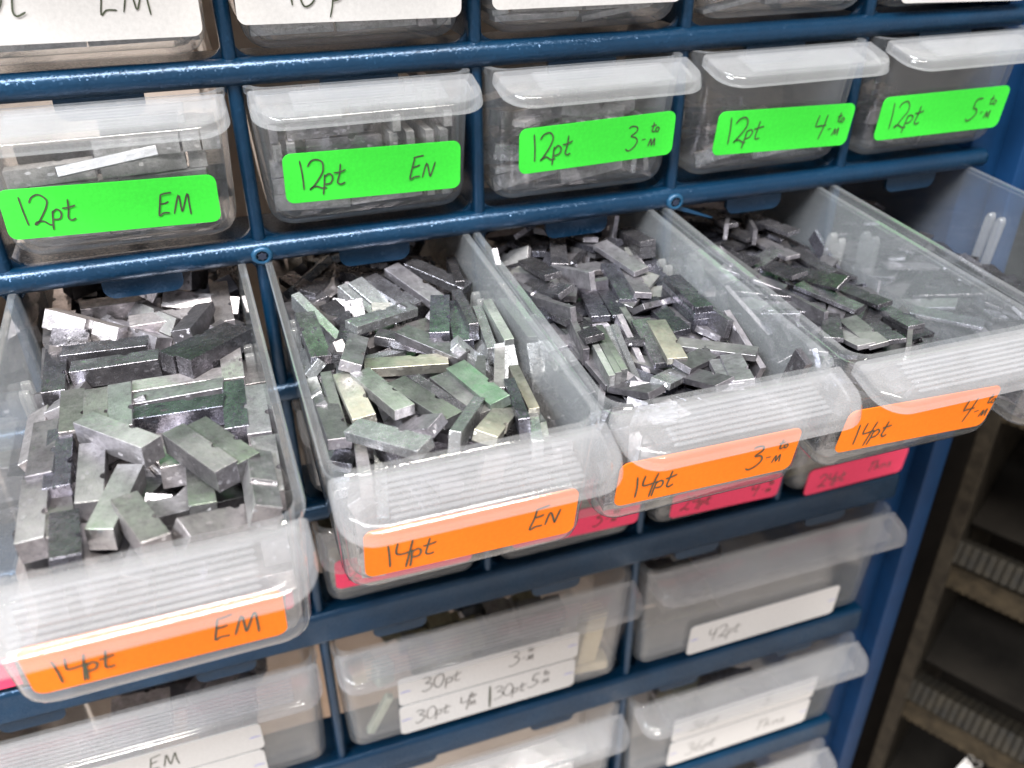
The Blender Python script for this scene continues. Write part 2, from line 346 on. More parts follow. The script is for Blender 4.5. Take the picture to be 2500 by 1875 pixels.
# ------------------------------------------------------------------ handwriting
G = {
 '1': [[(.12, 1), (.18, .5), (.24, 0)]], '2': [[(.0, .78), (.1, .95), (.32, 1), (.48, .86), (.46, .62), (.34, .36), (.16, .1), (.06, .02), (.14, .1), (.3, .1), (.46, .02), (.6, .0)]],
 '3': [[(.04, .92), (.2, 1), (.42, .92), (.44, .74), (.2, .56), (.42, .5), (.52, .3), (.4, .06), (.16, -.06), (.0, .02)]], '4': [[(.06, 1), (.04, .55), (.2, .5), (.56, .56)], [(.5, 1.0), (.44, .5), (.36, -.12)]],
 '5': [[(.6, 1.0), (.28, .96), (.22, .56), (.44, .54), (.5, .3), (.34, .05), (.1, .0), (.0, .1)]], '6': [[(.46, 1), (.2, .7), (.06, .3), (.16, .02), (.4, .06), (.46, .3), (.28, .42), (.1, .28)]],
 '0': [[(.3, 1), (.08, .76), (.04, .3), (.2, 0), (.44, .14), (.54, .6), (.42, .94), (.26, .98)]],
 'p': [[(.08, .52), (.06, .1), (.02, -.36)], [(.06, .42), (.26, .54), (.42, .4), (.34, .16), (.08, .1)]], 't': [[(.3, .95), (.26, .5), (.22, .16), (.32, .04), (.5, .12)], [(.06, .56), (.3, .6), (.56, .68)]],
 'E': [[(.16, .95), (.1, .5), (.02, .0), (.2, .08), (.46, .08)], [(.14, .95), (.36, 1.0), (.62, 1.04)], [(.1, .52), (.3, .54), (.44, .6)]], 'M': [[(.0, .0), (.22, .88), (.3, .3), (.36, .12), (.62, .92), (.66, .4), (.7, -.08)]],
 'N': [[(.0, .0), (.14, .66), (.34, .08), (.4, .1), (.54, .7)]], 'm': [[(.0, .0), (.18, .62), (.26, .2), (.3, .1), (.5, .66), (.54, .3), (.58, -.02)]],
 'o': [[(.2, .46), (.04, .3), (.1, .06), (.3, .04), (.38, .28), (.22, .46)]], '-': [[(.04, .34), (.3, .38)]], 'T': [[(.3, 1), (.2, .5), (.12, 0)], [(.0, .92), (.3, 1.0), (.66, 1.02)]],
 'h': [[(.12, 1), (.08, .5), (.04, 0)], [(.06, .26), (.22, .46), (.32, .34), (.32, .02)]], 'i': [[(.1, .46), (.1, .04)]], 'n': [[(.04, .46), (.04, .02)], [(.04, .28), (.2, .46), (.32, .34), (.34, .02)]], 's': [[(.32, .44), (.12, .44), (.1, .3), (.28, .2), (.24, .04), (.04, .04)]],
 '|': [[(.1, 1), (.1, .5), (.1, 0)]]}
ADV = {'1': .38, '2': .66, 'p': .5, 't': .56, 'M': .8, 'E': .66, 'i': .24, '-': .4, ' ': .5, '4': .66, 'o': .42}
def smooth_line(p, k=4):
    if len(p) < 3: return p
    out = []
    for i in range(len(p) - 1):
        p0 = p[max(0, i - 1)]; p1 = p[i]; p2 = p[i + 1]; p3 = p[min(len(p) - 1, i + 2)]
        for j in range(k):
            t = j / k
            out.append(tuple(.5 * (2 * b + (c - a) * t + (2 * a - 5 * b + 4 * c - d) * t * t + (3 * b - a - 3 * c + d) * t ** 3) for a, b, c, d in zip(p0, p1, p2, p3)))
    return out + [p[-1]]
def stroke(bm, pts, w, lift):
    n = len(pts); L, Rt = [], []
    for i, (x, z) in enumerate(pts):
        a = pts[max(0, i - 1)]; b = pts[min(n - 1, i + 1)]
        dx, dz = b[0] - a[0], b[1] - a[1]; d = math.hypot(dx, dz) or 1
        ww = w * (.62 if i in (0, n - 1) else 1.0)
        L.append((x - dz / d * ww, z + dx / d * ww)); Rt.append((x + dz / d * ww, z - dx / d * ww))
    loop = L + Rt[::-1]
    V0 = [bm.verts.new((x, -lift, z)) for x, z in L]; V1 = [bm.verts.new((x, -lift, z)) for x, z in Rt]
    for i in range(n - 1): bm.faces.new((V0[i], V0[i + 1], V1[i + 1], V1[i]))
def write(bm, rnd, text, x, z, h, w=.0052, slant=.06, pack=1.0):
    for ch in text:
        if ch != ' ':
            for s in G[ch]:
                jit = [(u + rnd.uniform(-.025, .025), v + rnd.uniform(-.025, .025)) for u, v in s]
                pts = [(x + h * (u + slant * v), z + h * v) for u, v in smooth_line(jit)]
                write.k += 1
                stroke(bm, pts, w, .0035 + .0003 * (write.k % 9))
        x += h * ADV.get(ch, .6) * pack
    return x
write.k = 0
def paper_label(parent, col, x0, x1, z0, z1, ycen, lean, tilt, words, inkm=None, r=.035, seed=1, ticks=False):
    w, hh = x1 - x0, z1 - z0
    bm = bmesh.new(); extrude_profile(bm, rrect(w / 2, -hh / 2, hh / 2, r, 5), 'y', -.0022, .0012)
    o = obj('paper_label', bm, M_PAPER[col], parent)
    zc = (z0 + z1) / 2
    o.location = ((x0 + x1) / 2, ycen(zc) - .003, zc)
    o.rotation_euler = (lean, tilt, 0)
    if words:
        rnd = random.Random(seed); bm = bmesh.new(); last = None
        for t, fx, fz, hs, pk in words:
            xs = -w / 2 + fx * w
            if last is not None and xs - last > .16:      # a new word, written apart from the last one
                obj('writing', bm, inkm or M_INK, o); bm = bmesh.new()
            last = write(bm, rnd, t, xs, -hh / 2 + fz * hh, hs * hh, pack=pk, w=.0034 if hs > .3 else .0030)
        obj('writing', bm, inkm or M_INK, o)
    if ticks:
        bm = bmesh.new()
        for xa in (-w / 2 + .01, w / 2 - .075): stroke(bm, [(xa, 0.0), (xa + .032, .004), (xa + .065, .002)], .0035, .0034)
        obj('tick_mark', bm, M_PEN, o)
    return o
# ------------------------------------------------------------------ drawers
def tub_mesh(hx, H, D, lean=.062, t=.024, fil=.10):
    bm = bmesh.new()
    rings = []
    def outline(z, ins, top_ins=0.0):
        k = z / H
        h2 = hx - .028 * (1 - k) - ins
        return [(x, y, z) for x, y in rrect(h2, -lean * k + ins, D - ins, max(.085 - ins * .5, .03), 6, max(.06 - ins * .4, .02))]
    for a in (0, 22, 45, 67, 90):
        s = math.radians(a); z = fil * (1 - math.cos(s)); rings.append(outline(z, fil * (1 - math.sin(s)) * .95))
    rings.append(outline(H * .55, 0)); rings.append(outline(H - .03, 0)); rings.append(outline(H - .028, -.008)); rings.append(outline(H - .003, -.008)); rings.append(outline(H, -.004)); rings.append(outline(H, t - .003)); rings.append(outline(H - .004, t))
    rings.append(outline(H * .55, t))
    for a in (90, 60, 30, 0):
        s = math.radians(a); z = t + fil * .9 * (1 - math.cos(s)); rings.append(outline(z, t + fil * (1 - math.sin(s)) * .9))
    loft(bm, rings)
    return bm
def lip_mesh(hx, H, lean=.062, out=.215, drop=.058, skirt=.048, nr=7):
    bm = bmesh.new(); yb = -lean - .001; yf = yb - out; r = .115; th = .02
    def outl(ins, dz):
        pts = []
        hw = hx - ins; f = yf + ins
        pts.append((-hw, yb)); n = 7
        for i in range(n + 1):
            a = math.radians(180 + 90 * i / n); pts.append((-hw + r + (r) * math.cos(a), f + r + r * math.sin(a)))
        for i in range(n + 1):
            a = math.radians(270 + 90 * i / n); pts.append((hw - r + r * math.cos(a), f + r + r * math.sin(a)))
        pts.append((hw, yb))
        return [(x, y, H - .004 - drop * (yb - y) / out + dz) for x, y in pts]
    rings = [outl(.055, 0), outl(.012, 0), outl(.003, -.004), outl(0, -.012), outl(-.004, -skirt), outl(.002, -skirt - .004), outl(.022, -skirt - .002), outl(.026, -th - .008), outl(.034, -th), outl(.055, -th)]
    loft(bm, rings)
    # raised grip lines along the top
    L = hx - .16
    for i in range(nr):
        y = yb - .045 - (out - .085) * i / (nr - 1); z = H - .004 - drop * (yb - y) / out
        w = .0070; hh = .0088
        rr = []
        for x, s in ((-L - .008, .25), (-L, 1), (-L * .33, 1), (L * .33, 1), (L, 1), (L + .008, .25)):
            rr.append([(x, y + w * math.cos(math.radians(a)) * s, z - .0015 + hh * math.sin(math.radians(a)) * s) for a in (0, 45, 90, 135, 180)] + [(x, y, z - .004)])
        loft(bm, rr)
    return bm
def rib_mesh(hx, side, y, H, floor=.03, top=.46):
    bm = bmesh.new()
    pts = []
    for i in range(9):
        a = math.radians(180 * i / 8); pts.append((y - .020 * math.cos(a), top - .03 + .03 * math.sin(a)))
    pts = pts + [(y + .020, floor), (y - .020, floor)]
    xi = side * (hx - .026); xo = side * (hx - .062)
    A = [bm.verts.new((xo + (xi - xo) * 0 - side * .012 * (0 if z > .1 else 1) * 0, yy, z)) for yy, z in pts]
    B = [bm.verts.new((xi + side * .012 * 0 - side * .028 * (1 - z / H), yy, z)) for yy, z in pts]
    for v, (yy, z) in zip(A, pts): v.co.x = xo - side * .028 * (1 - z / H)
    n = len(pts); bm.faces.new(A); bm.faces.new(B[::-1])
    for i in range(n): bm.faces.new((A[i], B[i], B[(i + 1) % n], A[(i + 1) % n]))
    bmesh.ops.bevel(bm, geom=[e for e in bm.edges], offset=.004, segments=1, affect='EDGES')
    return bm
CACHE = {}
LEAN = .062
def drawer(label, group, xc, zb, y=0.0, tilt=0.0, wide=False, yaw=0.0, ribs=False):
    hx, H, D = (.95, .965, 2.45) if wide else (.458, .612, 2.45)
    root = thing('storage_drawer', label, 'drawer', (xc, y, zb), (tilt, 0, yaw), group)
    for nm, key, fn, m in (('tub', ('t', wide), lambda: tub_mesh(hx, H, D, fil=.10), M_TUB), ('handle_lip', ('l', wide), lambda: lip_mesh(hx, H, nr=7), M_LIP)):
        if key not in CACHE: CACHE[key] = obj(nm, fn(), m, root, True, 35)
        else:
            o = CACHE[key].copy(); COL.objects.link(o); o.parent = root
    if ribs:
        for side in (-1, 1):
            for yy in (1.135, 1.205):
                key = ('r', side, yy)
                if key not in CACHE: CACHE[key] = obj('slot_rib', rib_mesh(hx, side, yy, H), M_RIB, root, True, 35)
                else:
                    o = CACHE[key].copy(); COL.objects.link(o); o.parent = root
    root['H'] = H
    return root
FY = lambda H: (lambda z: -LEAN * z / H)
LA = math.atan(LEAN / .612); LAW = math.atan(LEAN / .965)
def lab(d, col, x0, x1, z0, z1, words, tilt=0.0, wide=False, **k):
    # x0..x1, z0..z1 in the drawer's own frame
    return paper_label(d, col, x0, x1, z0, z1, FY(d['H']), LAW if wide else LA, tilt, words, **k)
W12 = lambda s, right: [('12', .06, .26, .6, 1), ('pt', .205, .3, .46, .85)] + right
MEM = [('EM', .70, .25, .44, 1)]
def toM(x, d): return [(d, x, .25, .52, 1), ('-', x + .10, .3, .36, 1), ('to', x + .155, .58, .24, .9), ('m', x + .15, .26, .27, 1)]
D = {}
g12 = 'drawers of 12pt spacing with green labels'
for i, (nm, desc, x0, x1, z0, z1, tl, words) in enumerate((
    ('EM', 'closed clear drawer with green label 12pt EM', -.42, .37, .10, .305, .028, MEM),
    ('EN', 'closed clear drawer with green label 12pt EN', -.36, .40, .118, .335, .020, [('E', .70, .3, .44, 1), ('N', .775, .3, .44, 1)]),
    ('3', 'closed clear drawer with green label 12pt 3-to-M', -.33, .44, .15, .36, -.022, toM(.68, '3')),
    ('4', 'closed clear drawer with green label 12pt 4-to-M', -.325, .455, .11, .325, .030, toM(.72, '4')),
    ('5', 'closed clear drawer with green label 12pt 5-to-M', -.385, .425, .103, .328, .002, toM(.70, '5')))):
    d = drawer(desc, g12, -.505 + i + .0, .088, y=-.012 + .01 * (i % 2))
    D['12' + nm] = d
    lab(d, 'green', x0, x1, z0, z1, W12(nm, words), tl, seed=10 + i)
gw = 'drawers of 10pt spacing in the top row'
for i, (nm, words) in enumerate((('EM', 'closed clear drawer with large white label EM'), ('10', 'closed clear drawer with large white label 10pt'), ('w3', 'closed clear top row drawer with white label edge, above green 3-to-M'), ('n4', 'closed clear top row drawer with its bare front showing, above green 4-to-M'), ('w5', 'closed clear top row drawer with white label torn at its corner'))):
    d = drawer(words, gw, -.505 + i, .818, y=-.01)
    D['10' + nm] = d
    if nm == 'EM': lab(d, 'white', -.47, .425, .085, .50, [('10', .02, .3, .4, 1), ('pt', .205, .22, .36, .8), ('EM', .62, .22, .30, 1)], .012, seed=31)
    if nm == '10': lab(d, 'white', -.445, .43, .10, .50, [('10', .20, .16, .34, 1), ('p', .40, .16, .3, 1), ('EN', .66, .22, .3, 1)], .02, seed=32)
    if nm == 'w3': lab(d, 'white', -.44, .43, .105, .50, None, .01, seed=33)
    if nm == 'n4': lab(d, 'white', -.40, .42, .27, .50, [('10', .1, .2, .5, 1), ('pt', .26, .2, .4, .8)] , .0, seed=34)
    if nm == 'w5': lab(d, 'white', -.38, .40, .02, .42, [('5', .60, .16, .4, 1)], .03, seed=35)
g14 = 'drawers of 14pt spacing pulled out with orange labels'
TL = .045
W14 = lambda right: [('14', .075, .14, .50, 1), ('pt', .20, .22, .40, .85)] + right
for nm, xc, yy, yaw, x0, x1, z0, z1, tl, desc, right in (
    ('EM', -.520, -1.605, .012, -.37, .352, .12, .34, .012, 'open clear drawer of square quads with orange label 14pt EM', MEM),
    ('EN', .478, -1.452, .004, -.37, .385, .11, .335, .020, 'open clear drawer of metal pieces with orange label 14pt EN', [('E', .77, .30, .44, 1), ('N', .845, .32, .42, 1)]),
    ('3', 1.425, -1.405, .0, -.385, .375, .125, .342, .015, 'open clear drawer of thin pieces with orange label 14pt 3-to-M', toM(.72, '3')),
    ('4', 2.405, -1.40, -.004, -.395, .36, .12, .338, .040, 'open clear drawer of thin dark pieces with orange label 14pt 4-to-M', toM(.78, '4')),
    ('5', 3.395, -1.44, -.004, 0, 0, 0, 0, 0, 'open clear drawer pulled out at the right edge, its label out of frame', None)):
    d = drawer(desc, g14, xc, -.650 + TL * yy, y=yy, tilt=TL, yaw=yaw, ribs=True)
    D['14' + nm] = d
    if right: lab(d, 'orange', x0, x1, z0, z1, W14(right), tl, seed=50 + len(D))
g18 = 'closed drawers behind the pulled out row'
for i in range(5):
    drawer(['closed clear drawer half hidden under the open 14pt EM drawer', 'closed clear drawer half hidden under the open 14pt EN drawer', 'closed clear drawer half hidden under the open 14pt 3-to-M drawer', 'closed clear drawer half hidden under the open 14pt 4-to-M drawer', 'closed clear drawer half hidden under the rightmost open drawer'][i], g18, -.505 + i, -1.389, y=0)
g24 = 'drawers of 24pt spacing with pink labels'
for i, (desc, x0, x1, z0, z1, tl, words) in enumerate((
    ('closed clear drawer with pink label at the left edge of the photo', -.40, .42, .02, .24, 0, None), ('closed clear drawer with pink label under the orange 14pt EM drawer', -.40, .38, .1, .32, 0, [('24', .08, .25, .55, 1), ('pt', .25, .3, .4, .85)]),
    ('closed clear drawer with a corner of pink label under orange 14pt EN', -.385, .39, .15, .37, .03, [('24', .08, .25, .55, 1), ('pt', .25, .3, .4, .85), ('E', .7, .3, .4, 1), ('N', .8, .3, .4, 1)]), ('closed clear drawer with pink label marked 3, under orange 14pt 3-to-M', -.36, .445, .135, .345, .03, [('24', .05, .25, .5, 1), ('pt', .18, .3, .36, .8)] + toM(.62, "3")),
    ('closed clear drawer with pink label between the dividers under orange 4-to-M', -.33, .45, .07, .27, .03, [('24', .08, .25, .55, 1), ('pt', .25, .3, .4, .85)] + toM(.72, '4')), ('closed clear drawer with pink label 24pt Thins', -.335, .445, -.008, .215, -.012, [('24', .12, .22, .48, 1), ('pt', .28, .26, .4, .8), ('T', .62, .36, .36, 1), ('hins', .68, .36, .40, .8)]))):
    d = drawer(desc, g24, -1.505 + i, -2.15, y=-.005)
    D['24' + str(i)] = d
    lab(d, 'pink', x0, x1, z0, z1, words, tl, seed=70 + i, inkm=M_PENCIL if i == 5 else None)
gwide = 'wide drawers with white labels in the lower rows'
SEP = M_INK
d = drawer('closed wide clear drawer with stacked white labels marked EM', gwide, -1.01, -3.425, wide=True); D['w0'] = d
lab(d, 'white', -.62, .575, .335, .575, [('30', .06, .1, .6, 1), ('pt', .21, .12, .5, .85), ('EM', .47, .34, .48, 1)], .0, True, seed=91, ticks=True)
lab(d, 'white', -.61, .563, .04, .325, [('30', .1, .25, .5, 1), ('pt', .25, .3, .42, .85), ('E', .6, .3, .4, 1), ('N', .68, .3, .4, 1)], .0, True, seed=92, ticks=True)
d = drawer('closed wide clear drawer with two white labels, 30pt 3-to-M and below', gwide, .985, -3.425, wide=True); D['w1'] = d
lab(d, 'white', -.60, .595, .355, .615, [('30', .12, .36, .48, 1), ('pt', .245, .38, .42, .8)] + [('3', .60, .40, .5, 1), ('-', .665, .4, .4, 1), ('to', .70, .74, .2, .8), ('m', .70, .42, .28, 1)], .0, True, seed=93, inkm=M_PENCIL, ticks=True)
lb = lab(d, 'white', -.605, .585, .065, .345, [('30', .08, .32, .42, 1), ('pt', .19, .34, .36, .8), ('4', .325, .32, .46, 1), ('to', .38, .66, .2, .8), ('m', .38, .36, .26, 1), ('30', .52, .34, .42, .9), ('pt', .625, .34, .36, .8), ('5', .72, .4, .44, 1), ('-', .775, .4, .3, 1), ('to', .805, .7, .2, .8), ('m', .805, .4, .26, 1)], .0, True, seed=94, inkm=M_PENCIL, ticks=True)
bm = bmesh.new(); stroke(bm, [(0, -.11), (.002, -.02), (.004, .105)], .007, .0068); o = obj('dividing_line', bm, M_INK, lb); o.location = (-.005, 0, 0)
d = drawer('closed wide clear drawer with one white label 42pt', gwide, 2.985, -3.425, wide=True); D['w2'] = d
lab(d, 'white', -.55, .675, .025, .325, [('42', .12, .34, .42, 1), ('pt', .25, .34, .36, .8)], -.004, True, seed=95, inkm=M_PENCIL, ticks=True)
d = drawer('wide clear drawer at the bottom left of the photo, below the EM one', gwide, -1.01, -4.70, wide=True)
d = drawer('wide clear drawer with brightly lit lip at the bottom of the photo', gwide, .985, -4.70, wide=True)
lab(d, 'white', -.6, .6, .3, .56, None, 0, True)
d = drawer('closed wide clear drawer with stacked white labels, 36pt Thins lowest', gwide, 2.985, -4.70, wide=True); D['w5'] = d
lab(d, 'white', -.59, .665, .39, .66, [('36', .12, .3, .4, 1), ('pt', .24, .32, .34, .8), ('5', .62, .4, .4, 1), ('-', .67, .4, .3, 1)], -.004, True, seed=96, inkm=M_PENCIL, ticks=True)
lab(d, 'white', -.59, .665, .075, .375, [('36', .12, .3, .42, 1), ('pt', .245, .32, .36, .8), ('T', .62, .32, .4, 1), ('hins', .68, .32, .42, .8)], -.004, True, seed=97, inkm=M_PENCIL, ticks=True)
d = drawer('wide clear drawer cut off at the bottom of the photo under 36pt', gwide, 2.985, -5.97, wide=True)
# ------------------------------------------------------------------ metal spacing pieces
THK = dict(E=.082, N=.041, T=.0275, F=.0205, V=.0164)
def piece_mesh(bm, L, wd, th, M, mi=0, nick=True, bev=.0011):
    pts = [(-L / 2, -wd / 2), (L / 2, -wd / 2), (L / 2, wd / 2)]
    if nick:
        r = .017; cx = .035
        for i in range(7):
            a = math.radians(180 * i / 6); pts.append((cx + r * math.cos(a), wd / 2 - r * .9 * math.sin(a)))
    pts.append((-L / 2, wd / 2))
    vs = extrude_profile(bm, pts, 'z', -th / 2, th / 2)
    if bev:
        es = [e for e in {e for v in vs for e in v.link_edges}]
        b = bmesh.ops.bevel(bm, geom=es, offset=bev, segments=1, affect='EDGES')
        vs = list({v for f in b['faces'] for v in f.verts})
        vs = list({v for x in vs for f in x.link_faces for v in f.verts})
    for f in {f for v in vs for f in v.link_faces}: f.material_index = mi
    if M is not None: bmesh.ops.transform(bm, matrix=M, verts=vs)
PM = {}
def piece_data(k, mi):
    if (k, mi) not in PM:
        bm = bmesh.new(); piece_mesh(bm, .325, .082, THK[k], None)
        bmesh.ops.recalc_face_normals(bm, faces=bm.faces)
        me = bpy.data.meshes.new('metal_spacer'); bm.to_mesh(me); bm.free(); me.materials.append(M_METAL[mi]); PM[(k, mi)] = me
    return PM[(k, mi)]
